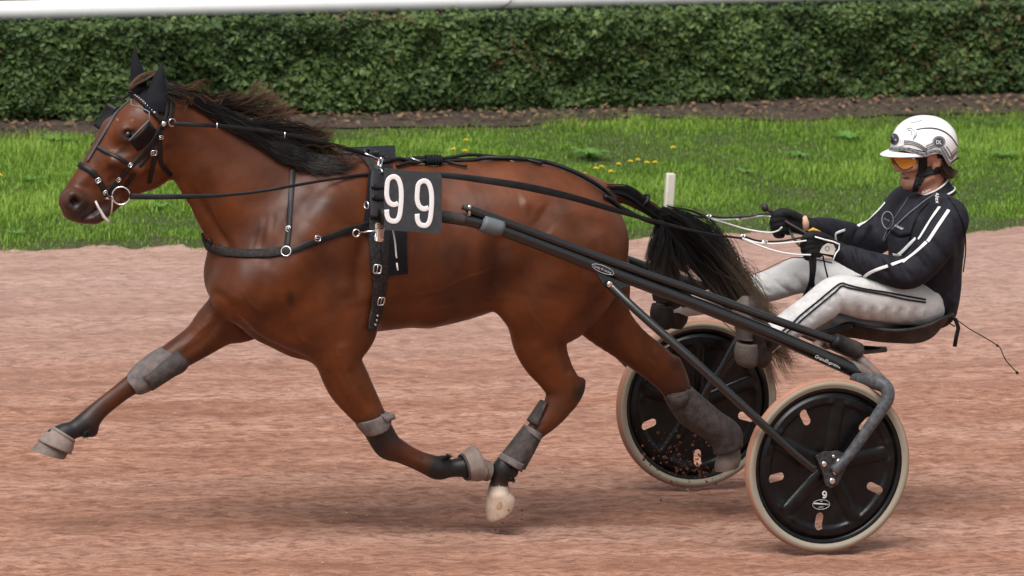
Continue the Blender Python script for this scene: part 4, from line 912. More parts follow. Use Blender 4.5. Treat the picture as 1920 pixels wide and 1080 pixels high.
hood = thing('ear_hood', 'black cloth ear hood with two pointed covers on the horse head', 'ear hood', at(285, 170, 0))
HM = MT['hood']
def ear(r, name):
    return loft2(MB(), r, 20, sub=4).build(name, HM, hood)
ear([(266, 208, 316, 212, -.055, 18), (272, 186, 315, 190, -.055, 20), (279, 167, 312, 171, -.055, 16), (286, 150, 310, 152, -.058, 12), (294, 134, 308, 135, -.06, 8), (301, 121, 304, 121, -.062, 2)], 'ear_cover')
ear([(244, 186, 280, 184, .055, 15), (245, 156, 274, 150, .055, 14), (245, 130, 268, 128, .056, 11), (247, 110, 260, 109, .058, 7), (251, 90, 254, 90, .06, 1.5)], 'ear_cover')
def patch(name, poly, m, parent, off=.006, k=14):
    "cloth laid on the skin inside a measured quadrilateral outline"
    a, b, c, d = [np.array(q, float) for q in poly]; V = []; ok = []
    for i in range(k):
        for j in range(k):
            u, v = i/(k-1), j/(k-1); q = (a*(1-u)+b*u)*(1-v)+(d*(1-u)+c*u)*v; p, n = hit(HB, q[0], q[1])
            if p is None: p = at(q[0], q[1], 0); n = Vector((0, -1, 0))
            V.append(p+n*off)
    for i in range(k):
        for j in range(k): pass
    F = [(i*k+j, i*k+j+1, (i+1)*k+j+1, (i+1)*k+j) for i in range(k-1) for j in range(k-1)]
    o = MB().add(V, F).build(name, m, parent); return o
patch('cap', [(262, 172), (312, 168), (319, 214), (282, 214)], HM, hood, .007)
patch('cap', [(244, 166), (300, 158), (300, 190), (262, 186)], HM, hood, .006)

# reins and neck straps
def rpath(pts, off=.008, sub=8):
    L = crom(pts, sub); P = []
    for q in L:
        w = at(q[0], q[1], q[2]); hp, hn = hit(HB, q[0], q[1])
        if hp is not None and hp.y-off < w.y: w = hp+hn*off
        P.append(w)
    for _ in range(3): P = [P[0]]+[(P[i-1]+P[i]*2+P[i+1])/4 for i in range(1, len(P)-1)]+[P[-1]]
    return P
def flatrein(P, wpx, th, name, m, parent, view=True):
    w = np.array(wpx, float)*mpp(-.2) if np.ndim(wpx) else wpx*mpp(-.2)
    if np.ndim(w): w = np.interp(np.linspace(0, 1, len(P)), np.linspace(0, 1, len(w)), w)
    return MB().ribbon(P, [Vector((-.2, -1, .15))]*len(P), w, th).build(name, m, parent)
reins = thing('driving_reins', 'long black driving reins running from the bit along the horse to the driver hands', 'reins', at(700, 330, -.2))
nr = [(243, 368, -.1), (300, 369, -.16), (400, 367, -.2), (470, 361, -.22), (540, 350, -.24), (610, 338, -.2), (680, 329, -.16), (713, 325, -.16), (745, 325, -.2), (830, 328, -.26), (930, 341, -.3), (1000, 353, -.31), (1080, 372, -.31), (1160, 396, -.28), (1240, 418, -.24), (1320, 437, -.18), (1392, 447, -.12)]
flatrein(rpath(nr), [11, 10, 6, 6, 5, 6, 7, 10, 13, 14, 12, 8, 5, 4], .004, 'rein', LE, reins)
fr = [(1130, 372, .2), (1190, 378, .16), (1245, 392, .1), (1290, 402, .1), (1330, 409, .08)]
flatrein([at(*q) for q in crom(fr, 8)], 4, .004, 'rein', LE, reins)
fr2 = [(430, 300, .2), (560, 295, .2), (650, 288, .12), (700, 291, .12), (760, 300, .2), (900, 310, .26), (1060, 340, .28), (1130, 372, .2)]
flatrein([Vector((p.x, max(p.y, .0)+.0, p.z)) for p in [at(*q) for q in crom(fr2, 6)]], 6, .004, 'rein', LE, reins)
wr = mat('white_rein_cord', (.7, .69, .67, 1), .6, .1)
for (pts, r) in (([(1328, 408, .08), (1350, 412, .08), (1385, 411, .07), (1430, 405, .05), (1456, 408, .02)], .0033), ([(1328, 409, .08), (1360, 418, .08), (1400, 430, .07), (1440, 436, .04), (1458, 433, .0), (1466, 426, -.02)], .0036),
                 ([(1392, 446, -.12), (1420, 455, -.13), (1450, 457, -.14), (1490, 454, -.15), (1512, 451, -.15)], .0033), ([(1392, 447, -.12), (1420, 459, -.14), (1455, 471, -.16), (1490, 477, -.16), (1520, 478, -.15)], .0036)):
    MB().tube([at(*q) for q in crom(pts, 8)], r, 8).build('hand_loop', wr, reins)
for (pts, r) in (([(1330, 405, .08), (1360, 408, .07), (1400, 406, .06), (1432, 401, .04), (1452, 402, .03)], .0035), ([(1393, 443, -.12), (1425, 452, -.13), (1465, 452, -.14), (1500, 446, -.15), (1514, 445, -.15)], .0038)):
    MB().tube([at(*q) for q in crom(pts, 8)], r, 8).build('hand_loop', LE, reins)
for x, y, Y in ((1385, 410, .07), (1434, 454, -.135)): MB().box(at(x, y, Y), .022, .012, .016, Matrix.Rotation(.1, 3, 'Y'), .003).build('clip', MT['white'], reins)
for x, y, Y in ((1330, 408, .08), (1394, 445, -.12)):
    c = at(x, y, Y); MB().tube([c+Vector((.014*cos(t), 0, .010*sin(t))) for t in np.linspace(0, 2*pi, 12, endpoint=False)], .003, 6, closed=True, up=(0, 1, 0)).tube([c-Vector((0, 0, .01)), c+Vector((.005, -.004, .011))], .004, 6).build('buckle', MT['steel'], reins)
for pts, w in (([(1516, 470, -.13), (1521, 500, -.11), (1519, 530, -.08), (1508, 556, -.05), (1500, 570, -.03)], 7), ([(1527, 476, -.12), (1526, 505, -.1), (1523, 530, -.08), (1528, 552, -.06), (1520, 566, -.04)], 9), ([(1478, 425, .02), (1487, 445, -.02), (1500, 462, -.05)], 5), ([(1543, 480, -.1), (1547, 500, -.07), (1552, 520, -.05)], 3)):
    P = [at(*q) for q in crom(pts, 8)]; flatrein(P, w, .003, 'rein_end', LE, reins)
buckle(284, 368, 6, reins, 0); 
check = thing('check_rein', 'black check rein running from the bridle along the mane to the saddle hook', 'check rein', at(500, 250, -.1))
cp = rpath([(325, 232, -.12), (370, 234, -.14), (410, 236, -.13), (450, 240, -.12), (500, 246, -.1), (550, 255, -.09), (600, 266, -.07), (640, 276, -.05), (685, 289, -.03), (708, 297, -.02)], .022)
flatrein(cp, 8, .004, 'strap', LE, check)
for x, y in ((406, 236), (533, 253)): MB().tube([at(x, y, -.16)+Vector((.0, -.006, s*.012)) for s in (-1, 1)], .0025, 6).build('buckle', MT['steel'], check)
MB().tube([at(684, 288, -.035), at(698, 293, -.03), at(710, 300, -.03)], .004, 8).build('snap_hook', MT['steel'], check)

collar = thing('breast_collar', 'black padded breast collar strap across the horse chest with neck strap', 'breast collar', at(460, 470, -.15))
def frontring(): return None
strap('breast_band', [(380, 438), (384, 456), (400, 466), (440, 475), (480, 476), (520, 473), (540, 469)], 17, mat('dusty_black_padding', srgb(30, 28, 28), .75, .5, 90, .0015, dust=srgb(110, 100, 96), dscale=90, damt=.22), collar, .006, .010)
# far half of the band, round the front of the chest
fb = []
for i in range(13):
    th = radians(-8+i*13); z = at(384, 452, 0).z+.0; c = Vector((at(520, 470, 0).x, 0, z+.0)); d = Vector((-cos(th)*1.0, sin(th), 0)); hp = HB.ray_cast(c+d*1.2, -d, 2)
    if hp[0] is not None: fb.append((hp[0]+hp[1]*.007, hp[1]))
if len(fb) > 2: MB().ribbon([f[0] for f in fb], [f[1] for f in fb], 17*mpp(), .010).build('breast_band', LE, collar)
strap('trace_strap', [(535, 472), (560, 465), (578, 457), (610, 446), (640, 436), (668, 428), (694, 419)], 12, LE, collar, .008, .005)
strap('trace_strap', [(545, 468), (575, 461), (600, 452)], 9, LE, collar, .005, .004)
strap('neck_strap', [(548, 318), (547, 345), (545, 380), (542, 430), (538, 466)], 10, LE, collar, .008, .005)
p, n = hit(HB, 537, 472); ring(p+n*.010, n, 9*mpp(), .0025, 'ring', MT['steel'], collar)
buckle(541, 430, 6, collar, 1.5); buckle(594, 447, 7, collar, -.2)

girth = thing('harness_saddle', 'black harness saddle pad and girth buckled round the horse barrel', 'harness', at(700, 400, -.2))
GR = mat('worn_black_girth', srgb(24, 23, 25), .5, .4, 50, .001, dust=srgb(150, 145, 140), dscale=140, damt=.16)
gx = at(700, 450, -.2).x; gc = Vector((gx+.02, 0, at(700, 460, 0).z)); gp = []
for i in range(48):
    th = 2*pi*i/48; d = Vector((.0, -sin(th), cos(th))); tl = Vector((-.03*cos(th)*0, 0, 0)); hp = HB.ray_cast(gc+d*.8, -d, 2)
    if hp[0] is not None and (hp[0]-gc).length < .39: gp.append((hp[0]+hp[1]*.008, hp[1]))
MB().ribbon([g[0] for g in gp], [g[1] for g in gp], .05, .010, closed=True).build('girth', GR, girth)
strap('girth_strap', [(706, 318), (703, 360), (700, 400), (702, 450), (704, 500), (708, 530), (703, 560), (697, 590), (693, 618)], 22, GR, girth, .014, .007)
patch('saddle_pad', [(690, 312), (735, 312), (730, 440), (678, 440)], MT['blackcloth'], girth, .010)
patch('saddle_cloth', [(683, 425), (760, 425), (764, 512), (708, 516)], MT['blackcloth'], girth, .012)
strap('saddle_pad', [(703, 330), (701, 350), (702, 385), (704, 410)], 30, mat('padded_black', srgb(34, 34, 38), .6), girth, .022, .014)
strap('strap', [(690, 372), (702, 376), (716, 374)], 10, LE, girth, .034, .006)
strap('strap', [(689, 352), (702, 355), (716, 353)], 9, LE, girth, .034, .006)
buckle(705, 502, 10, girth, 1.5, off=.024, asp=.9); buckle(710, 560, 10, girth, 1.5, off=.022, asp=.8)
for x in range(3): buckle(700-2*x, 590+9*x, 2.5, girth, 0, 'stud', off=.024)
P = [at(x, y, -.33) for x, y in ((737, 432), (741, 455), (743, 480), (744, 484))]; MB().tube(P, .0035, 6).tube([at(744, 493, -.33), at(746, 507, -.33)], .0035, 6).build('white_cord', MT['white'], girth)
MB().box(at(712, 440, -.365), .034, .022, .058, Matrix.Rotation(.03, 3, 'Y'), .006).build('quick_hitch', MT['steel'], girth)
MB().box(at(710, 424, -.365), .026, .018, .022, None, .004).build('quick_hitch', mat('tan_plastic', srgb(150, 130, 115), .5), girth)
MB().tube([at(672, 437, -.33), at(690, 434, -.36), at(712, 432, -.37)], .0035, 8).build('pin', MT['steel'], girth)
ring(at(668, 437, -.32), (0, 1, 0), .014, .003, 'ring', MT['steel'], girth)
ring(at(687, 385, -.30), (1, .3, 0), .014, .003, 'ring', MT['steel'], girth)
MB().box(at(712, 308, -.08), .014, .012, .045, Matrix.Rotation(.1, 3, 'Y'), .004).tube([at(712, 296, -.06), at(716, 300, -.06), at(712, 318, -.1)], .006, 8).build('terret', MT['steel'], girth)
ring(at(713, 325, -.14), (1, .2, .1), .018, .0035, 'terret', MT['steel'], girth); ring(at(690, 300, .1), (1, .2, .1), .018, .0035, 'terret', MT['steel'], girth)

back = thing('back_strap', 'black back strap and crupper running from the saddle over the croup to under the tail', 'back strap', at(900, 300, 0))
def bt(pts, r, nm='strap', m=None): return MB().tube(rpath(pts, .012), r, 8).build(nm, m or LE, back)
bt([(715, 308, -.03), (740, 303, -.02), (775, 301, -.01), (800, 302, -.01), (840, 301, -.01), (900, 301, -.01), (950, 302, -.01), (990, 305, -.02), (1030, 311, -.02), (1070, 325, -.02), (1105, 343, -.03), (1135, 364, -.05), (1150, 380, -.07)], .0085)
bt([(742, 315, -.05), (775, 307, -.04), (800, 300, -.02), (840, 296, -.01), (880, 290, 0), (920, 293, 0), (945, 297, -.01), (980, 303, -.03), (1015, 312, -.05)], .007)
bt([(720, 301, -.01), (750, 303, -.01), (780, 296, 0), (805, 298, 0)], .008); bt([(825, 304, .02), (850, 311, .04), (875, 316, .06)], .006)
mb = MB()
for i in range(6): c = at(800+i*5, 300, -.012); mb.tube([c+Vector((0, .018*cos(t), .016*sin(t))) for t in np.linspace(0, 2*pi, 12, endpoint=False)], .006, 6, closed=True, up=(1, 0, 0))
mb.build('wrapping', MT['blackcloth'], back)
for x, y, Y in ((780, 300, -.03), (960, 302, -.03), (1060, 316, -.03)): MB().tube([at(x-10, y-4, Y), at(x, y, Y-.01), at(x+12, y+4, Y)], .004, 6).build('snap_hook', MT['steel'], back)
mb = MB()
for i in range(4): mb.tube([at(1053+i*9, 313+i*5, -.045)+Vector((.009*cos(t), 0, .007*sin(t))) for t in np.linspace(0, 2*pi, 10, endpoint=False)], .0025, 6, closed=True, up=(0, 1, 0))
mb.build('chain', MT['steel'], back)
bt([(1130, 372, -.09), (1170, 392, -.11), (1205, 410, -.09), (1235, 420, -.06)], .009, 'crupper')
for x, y, x2, y2 in ((1214, 367, 1199, 386), (1254, 393, 1236, 415)):
    a, b = at(x, y, -.02), at(x2, y2, -.02); c = (a+b)/2; e = (b-a)/2*1.15
    MB().tube([c+e*cos(t)+Vector((0, .032*sin(t), 0)) for t in np.linspace(0, 2*pi, 16, endpoint=False)], .006, 8, closed=True).build('tail_tie', LE, back)

# boots on the legs
def boot(name, label, parts, rings_list):
    t = thing(name, label, 'horse boot', at((rings_list[0][0][0]+rings_list[0][0][2])/2, rings_list[0][0][1], rings_list[0][0][4]), 'protective boots on the horse legs')
    for pn, m, rg in zip(parts[0], parts[1], rings_list):
        o = loft2(MB(), rg, 24, cap=False, sub=4, gr=(1.05, 4.5)).build(pn, m, t); md = o.modifiers.new('s', 'SOLIDIFY'); md.thickness = .006; md.offset = 1
    return t
BG, BD, BL = MT['bootgrey'], MT['bootdark'], MT['bell']
boot('knee_boot', 'long dusty grey boot over the knee of the outstretched foreleg', (('shell', 'pad'), (BG, BD)), [[(303, 652, 352, 684, FL, 21), (289, 660, 341, 697, FL, 24), (271, 673, 318, 708, FL, 25), (253, 687, 297, 723, FL, 23), (240, 704, 266, 738, FL, 19), (234, 712, 252, 738, FL, 17)], [(328, 655, 356, 680, FL-.03, 14), (318, 664, 348, 690, FL-.035, 15), (296, 680, 325, 706, FL-.038, 14), (262, 704, 285, 732, FL-.03, 12)]])
boot('bell_boot', 'pale dusty bell boot on the hoof of the outstretched foreleg', (('bell', 'rim'), (BL, BL)), [[(102, 800, 138, 823, FL, 19), (88, 812, 135, 838, FL, 26), (74, 826, 130, 850, FL, 30)], [(95, 807, 99, 803, FL, 3), (102, 806, 106, 802, FL, 3)][:0] or [(100, 799, 139, 824, FL, 21), (97, 803, 138, 828, FL, 23)]])
boot('knee_strap_boot', 'grey strap boot buckled above the knee of the bent near foreleg', (('band', 'strap_end'), (BG, BG)), [[(668, 791, 716, 770, NL, 27), (671, 799, 727, 774, NL, 28), (678, 808, 731, 786, NL, 28), (686, 817, 728, 797, NL, 27)], [(714, 780, 722, 792, NL-.05, 3), (727, 778, 731, 786, NL-.04, 3), (737, 779, 738, 783, NL-.03, 2)]])
boot('bell_boot', 'grey bell boot on the flipped up hoof of the bent near foreleg', (('bell', 'rim'), (BL, BD)), [[(866, 857, 874, 896, NL, 20), (878, 848, 884, 897, NL, 25), (890, 841, 894, 898, NL, 29), (904, 868, 902, 896, NL, 27)], [(865, 856, 873, 897, NL, 21), (869, 854, 877, 897, NL, 22)]])
t = boot('shin_boot', 'black shin boot with grey straps on the cannon of the near hind leg', (('shell', 'strap', 'strap', 'flap'), (BD, BG, BG, BD)), [[(983, 800, 1014, 818, NL, 20), (966, 822, 1002, 842, NL, 21), (948, 845, 988, 868, NL, 22), (938, 858, 982, 880, NL, 22)], [(986, 796, 1013, 813, NL, 22), (981, 805, 1010, 826, NL, 23)], [(943, 850, 983, 871, NL, 24), (936, 860, 975, 884, NL, 25)], [(1016, 752, 1022, 752, NL, 12), (1004, 768, 1016, 772, NL, 14), (990, 788, 1006, 800, NL, 15)]])
boot('tendon_boot', 'long dark boot covering the hock to the pastern of the trailing far hind leg', (('shell', 'pad'), (BD, BD)), [[(1247, 736, 1294, 724, FL, 22), (1250, 752, 1310, 738, FL, 25), (1274, 790, 1328, 754, FL, 24), (1300, 808, 1352, 774, FL, 24), (1325, 824, 1376, 790, FL, 25), (1338, 838, 1388, 808, FL, 26), (1341, 852, 1390, 832, FL, 25)], [(1252, 742, 1290, 730, FL-.045, 8), (1258, 756, 1292, 744, FL-.05, 8), (1266, 766, 1286, 756, FL-.045, 6)]])

# number plates
def plate(corners, Y, name, label, digits):
    P3 = [at(x, y, Y) for x, y in corners]; c = sum(P3, Vector())/4; t = thing(name, label, 'number plate', c, 'number plates on the harness')
    ex = (P3[1]-P3[0]).normalized(); ey = (P3[0]-P3[3]); ey = (ey-ex*ey.dot(ex)*0).normalized()
    pts = []; r = .012
    for i, p in enumerate(P3):
        a = (P3[i-1]-p).normalized(); b = (P3[(i+1) % 4]-p).normalized()
        for k in range(5): u = k/4; pts.append(p+a*r*(1-u)**2+b*r*u**2)
    n = len(pts); V = [p+Vector((0, s, 0)) for s in (-.002, .002) for p in pts]
    MB().add(V, [tuple(range(n-1, -1, -1)), tuple(range(n, 2*n))]+[(i, (i+1) % n, (i+1) % n+n, i+n) for i in range(n)]).build('board', mat('slate_plate', srgb(58, 62, 66), .45, .18, 18, .0003, dust=srgb(120, 118, 115), dscale=40, damt=.12), t, smooth=False)
    for x0, y0, w, hh in digits:
        d = digit9(x0, y0, w, hh, Y-.0035)
        MB().ribbon(d, [Vector((0, -1, 0))]*len(d), 9.4*mpp(Y), .0016).build('digit', MT['white'], t)
    return t
def digit9(x0, y0, w, hh, Y, sl=.10):
    L = [(.75, .575), (.64, .605), (.44, .62), (.22, .57), (.10, .45), (.09, .30), (.14, .13), (.30, .055), (.50, .03), (.72, .075), (.87, .22), (.92, .42), (.90, .66), (.84, .84), (.70, .945), (.48, .97), (.26, .945), (.14, .86), (.11, .74)]
    return [at(x0+w*p[0]+(p[1])*-2, y0+hh*p[1]+w*p[0]*sl, Y) for p in crom(L, 5)]
NP = plate([(720, 315), (828, 326), (828, 438), (720, 431)], -.42, 'number_plate', 'slate grey number plate painted with two white nines hanging on the near side', [(723, 327, 33, 89), (780, 335, 33, 89)])
FPp = plate([(632, 277), (741, 272), (739, 381), (630, 386)], .42, 'number_plate', 'black far side number plate showing above the horse withers', [])
MB().box(at(688, 290, .405), .026, .006, .05, None, .002).build('bracket', MT['greytape'], FPp)
for x in (671, 678): MB().tube([at(x, 292, .405), at(x, 306, .405)], .004, 8).build('stay', MT['steel'], FPp)
MB().tube([at(690, 309, .3), at(760, 303, .3), at(690, 303, .42)], .006, 8).build('stay', MT['greytape'], FPp)
# ------------------------------------------------------------------ text
def text_mesh(body, name):
    cu = bpy.data.curves.new(name, 'FONT'); cu.body = body; cu.resolution_u = 3; ob = bpy.data.objects.new(name, cu); me = bpy.data.meshes.new_from_object(ob)
    bpy.data.objects.remove(ob); bpy.data.curves.remove(cu); V = np.zeros(len(me.vertices)*3); me.vertices.foreach_get('co', V); V = V.reshape(-1, 3)
    V[:, 0] -= V[:, 0].min(); V[:, 1] -= V[:, 1].min(); return me, V
def place_text(body, org, ex, ey, height, m, name, parent, shear=0.0, width=None, proj_b=None, off=.003):
    me, V = text_mesh(body, name); sc = height/V[:, 1].max(); sx = sc if width is None else width/V[:, 0].max()
    ex = Vector(ex).normalized(); ey = Vector(ey).normalized(); org = Vector(org); out = []
    for v in V:
        p = org+ex*(v[0]*sx+v[1]*sc*shear)+ey*(v[1]*sc)
        if proj_b is not None:
            d = (p-CAMP).normalized(); hh = proj_b.ray_cast(CAMP, d, 200)
            if hh[0] is not None: p = hh[0]+hh[1]*off
        out.append(p)
    me.vertices.foreach_set('co', np.array([list(p) for p in out]).ravel()); me.update()
    return link(name, me, m, parent, smooth=False)

# ------------------------------------------------------------------ sulky
WX, WR, WW = 1.08224, .345, 1.37257
sulky = thing('sulky', 'black two wheeled racing sulky with disc wheels and seat carrying the driver', 'sulky', (WX, 0, 0))
SH, RB = MT['shaft'], MT['rubber']
tyre_m = mat('tan_tyre', srgb(150, 110, 90), .8, .12, 40, .0008, dust=CLAY, damt=.6)
rim_m = mat('cream_rim', srgb(148, 141, 126), .6, .1, 30, .0, dust=srgb(150, 140, 122), dscale=8, damt=.5)
disc_m = mat('black_wheel_disc', srgb(9, 10, 12), .3, .2, 10, .0002, dust=srgb(58, 57, 57), dscale=14, damt=.16, spec=.3)
hub_m = mat('hub_metal', srgb(40, 41, 44), .4, .2, 20, .0002, dust=srgb(110, 105, 100), dscale=60, damt=.4)
def disc_mesh(rot, sgn):
    "moulded disc: five rounded spokes, a raised ring, and five slots cut right through"
    nr, na = 76, 480; r0, r1 = .022, .300; rr = np.linspace(r0, r1, nr); aa = np.linspace(0, 2*pi, na, endpoint=False); A, R = np.meshgrid(aa, rr)
    loc = (np.degrees(A)-rot+36) % 72-36; dperp = R*np.sin(np.radians(loc)); ds = np.abs(dperp)
    cl = lambda x: np.clip(x, 0, 1); ss = lambda x: cl(x)**2*(3-2*cl(x))
    w = .024
    spoke = np.sqrt(np.clip(1-(ds/(w*1.15))**2, 0, 1))
    body = .006+.012*spoke*ss((.272-R)/.03)
    edge = ss((R-.236)/.016)*ss((.284-R)/.010); gap = ss((ds-.038)/.02)
    body = np.maximum(body, .006+.010*np.maximum(edge, 0)); 
    fil = np.exp(-((R-.246)/.02)**2)*np.exp(-((ds-.034)/.016)**2); body += .006*fil
    body = np.maximum(body, .006+.018*ss((.055-R)/.02)); body = body-.010*ss((R-.286)/.008)
    cx = R*np.cos(A); cz = R*np.sin(A); yy = -(.004+body)+(.004 if sgn > 0 else 0)
    hole = np.zeros(A.shape, bool)
    mid = (np.degrees(A)-rot) % 72-36; pr = R*np.sin(np.radians(mid)); rl = R*np.cos(np.radians(mid)); t = np.clip(rl, .203, .240); hd = np.hypot(rl-t, pr); hole = hd < .0160
    ec, es = np.cos(A-np.radians(mid)), np.sin(A-np.radians(mid)); sc = np.where(hole, .0160/np.maximum(hd, 1e-5), 1); rl2 = t+(rl-t)*sc; pr2 = pr*sc; sn = hole & (hd > .008)
    cx = np.where(sn, rl2*ec-pr2*es, cx); cz = np.where(sn, rl2*es+pr2*ec, cz); V = np.stack([cx, yy, cz], -1).reshape(-1, 3)
    idx = np.arange(nr*na).reshape(nr, na); F = []
    for i in range(nr-1):
        for j in range(na):
            k = (j+1) % na
            if hole[i, j] and hole[i+1, j] and hole[i, k] and hole[i+1, k]: continue
            f = (idx[i, j], idx[i, k], idx[i+1, k], idx[i+1, j]); F.append(f[::-1] if sgn < 0 else f)
    # walls of the slots
    return V, F
def wheel(side, rot):
    c = Vector((WX, side*WW/2, WR))
    prof = []
    for k in range(18): a = 2*pi*k/18; prof.append((.0205*cos(a), WR-.012+.012*sin(a)))
    w = thing_part = None
    mb = MB(); n = 96; V = []
    for k in range(n):
        a = 2*pi*k/n
        for hh, r in prof: V.append((c.x+r*cos(a), c.y+hh, c.z+r*sin(a)))
    m = len(prof); F = [(k*m+i, k*m+(i+1) % m, ((k+1) % n)*m+(i+1) % m, ((k+1) % n)*m+i) for k in range(n) for i in range(m)]
    tyre = MB().add(V, F); 
    wh = MB()
    for sg in (-1, 1):
        Vd, Fd = disc_mesh(rot, sg); wh.add(Vd+np.array(c), Fd)
    wo_ = wh.build('wheel', disc_m, sulky); wo_['label'] = 'near side black disc wheel' if side < 0 else 'far side black disc wheel'
    tyre.build('tyre', tyre_m, wo_)
    rp = [(-.021, .3175), (-.0230, .320), (-.0235, .329), (-.020, .3350), (.020, .3350), (.0235, .329), (.0230, .320), (.021, .3175), (.014, .296), (-.014, .296)]
    V = []; 
    for k in range(n):
        a = 2*pi*k/n
        for hh, r in rp: V.append((c.x+r*cos(a), c.y+hh, c.z+r*sin(a)))
    m = len(rp); F = [(k*m+i, k*m+(i+1) % m, ((k+1) % n)*m+(i+1) % m, ((k+1) % n)*m+i) for k in range(n) for i in range(m)]
    r = MB().add(V, F).build('rim', rim_m, wo_); weighted(r, 40)
    # dark inner lip between rim and disc
    MB().tube([(c.x+.306*cos(a), c.y, c.z+.306*sin(a)) for a in np.linspace(0, 2*pi, 72, endpoint=False)], .0190, 10, closed=True, flat=1.0, up=(0, 1, 0)).build('inner_rim', disc_m, wo_).scale = (1, 1, 1)
    MB().lathe([(-.045, .012), (-.045, .02), (-.02, .03), (.02, .03), (.045, .02), (.045, .012)], c, (0, 1, 0), 20).build('hub', hub_m, wo_)
    return wo_
wn = wheel(-1, 83); wf = wheel(1, 93)
def mir(P): return [Vector((p[0], -p[1], p[2])) for p in P]
def pair(name, pts, rad, m, n=12, flat=1.0, parent=None, sub=8, hook=None):
    L = crom(pts, sub); P = [at(q[0], q[1], q[2]) for q in L]; R = rad if np.isscalar(rad) else np.interp(np.linspace(0, 1, len(P)), np.linspace(0, 1, len(rad)), rad)
    a = MB().tube(P, R, n, flat=flat).build(name, m, parent or sulky); b = MB().tube(mir(P), R, n, flat=flat).build(name, m, parent or sulky); return a, b
px_ = mpp(-.42)
sh1 = pair('shaft', [(712, 405, -.36), (770, 403, -.37), (828, 406, -.375), (872, 412, -.38), (905, 420, -.385), (941, 431, -.39), (1152, 512, -.42), (1300, 568, -.45), (1450, 628, -.49), (1560, 676, -.52), (1610, 699, -.53)], [13.5*px_]*2+[11.5*px_]*5+[12*px_, 13*px_, 13.5*px_, 13*px_], SH, 16)
sh2 = pair('shaft_tube', [(876, 391, -.385), (905, 402, -.39), (948, 417, -.395), (1152, 493, -.42), (1300, 545, -.45), (1450, 599, -.49), (1572, 642, -.50)], 8.2*px_, SH, 14)
pair('rubber_sleeve', [(1560, 637, -.50), (1566, 640, -.50), (1600, 654, -.50), (1612, 658, -.50), (1618, 660, -.50)], [.015, .032, .034, .030, .012], RB, 16)
pair('shaft_sleeve', [(712, 405, -.36), (770, 403, -.37), (828, 406, -.375), (872, 412, -.38)], [.032, .028, .025, .024], RB, 16)
cl = loft2(MB(), [(908, 402, 896, 432, -.39, 20), (925, 406, 914, 440, -.39, 20), (944, 412, 935, 442, -.39, 19)], 20, sub=3).build('tape_wrap', MT['greytape'], sulky)
loft2(MB(), [(908, 402, 896, 432, .39, 20), (925, 406, 914, 440, .39, 20), (944, 412, 935, 442, .39, 19)], 20, sub=3).build('tape_wrap', MT['greytape'], sulky)
for s in (-1, 1):
    f = lambda x, y, Y: (lambda p: Vector((p.x, p.y*(-s), p.z)))(at(x, y, Y))
    MB().tube([f(868, 388, -.39), f(882, 393, -.39), f(900, 401, -.39)], .011, 10).build('shaft_clip', RB, sulky)
    MB().tube([f(880, 388, -.395), f(880, 405, -.395)], .007, 8).ball(f(880, 388, -.395), .009, 8).build('clip_pin', MT['steel'], sulky)
    # bracket, strut, hub plate
    Pb = [f(1108, 498, -.415), f(1196, 530, -.425), f(1165, 540, -.43), f(1148, 545, -.43), (f(1134, 538, -.43))]
    V = [p+Vector((0, q, 0)) for q in (-.008, .008) for p in Pb]; k = 5
    MB().add(V, [tuple(range(k-1, -1, -1)), tuple(range(k, 2*k))]+[(i, (i+1) % k, (i+1) % k+k, i+k) for i in range(k)]).build('bracket', SH, sulky, smooth=False)
    L = crom([(1141, 532, -.435), (1200, 588, -.53), (1300, 676, -.66), (1400, 768, -.738), (1480, 842, -.756), (1527, 882, -.757)], 6); P = [f(*q) for q in L]
    MB().tube(P, [.017]*len(P), 14).build('strut', SH, sulky)
    b = f(1143, 533, -.455); MB().lathe([(-.006, .012), (.004, .012), (.006, .008)], b, (0, s, 0), 14).build('bolt', MT['steel'], sulky)
    L = crom([(1562, 884, -.742), (1590, 856, -.748), (1622, 812, -.752), (1650, 772, -.752), (1664, 748, -.75), (1662, 728, -.735), (1645, 717, -.70), (1622, 714, -.64), (1604, 712, -.56)], 7); P = [f(*q) for q in L]
    MB().tube(P, np.interp(np.linspace(0, 1, len(P)), [0, .3, .6, .75, 1], [.020, .023, .027, .031, .026]), 16).build('fork', mat('worn_grey_black_tube', srgb(58, 61, 66), .4, .2, 14, .0003, dust=srgb(130, 125, 122), dscale=50, damt=.35), sulky)
    L = crom([(1599, 722, -.56), (1588, 745, -.58), (1570, 790, -.60), (1552, 830, -.625), (1540, 858, -.63)], 6); P = [f(*q) for q in L]
    MB().tube(P, np.interp(np.linspace(0, 1, len(P)), [0, .4, 1], [.030, .027, .014]), 14).build('inner_fork', SH, sulky)
    h0 = Vector((WX, s*.735, WR)); 
    pl = [(-.055, .035), (-.03, .048), (.02, .05), (.055, .03), (.045, .0), (.02, -.05), (.0, -.062), (-.02, -.052), (-.03, -.015)]
    MB().prism([(a_*1.3, b_*1.3) for a_, b_ in pl], h0, (1, 0, 0), (0, 0, 1), .012).build('hub_plate', hub_m, sulky, smooth=False)
    for dx, dz, r in ((-.03, .012, .010), (.02, .018, .011), (.01, -.012, .011), (.0, -.040, .011), (.0, .035, .006)):
        MB().lathe([(0, r*1.15), (.006, r*1.15), (.008, r*.8)], h0+Vector((dx*1.25, s*.006, dz*1.3)), (0, s, 0), 12).build('bolt', MT['steel'], sulky)
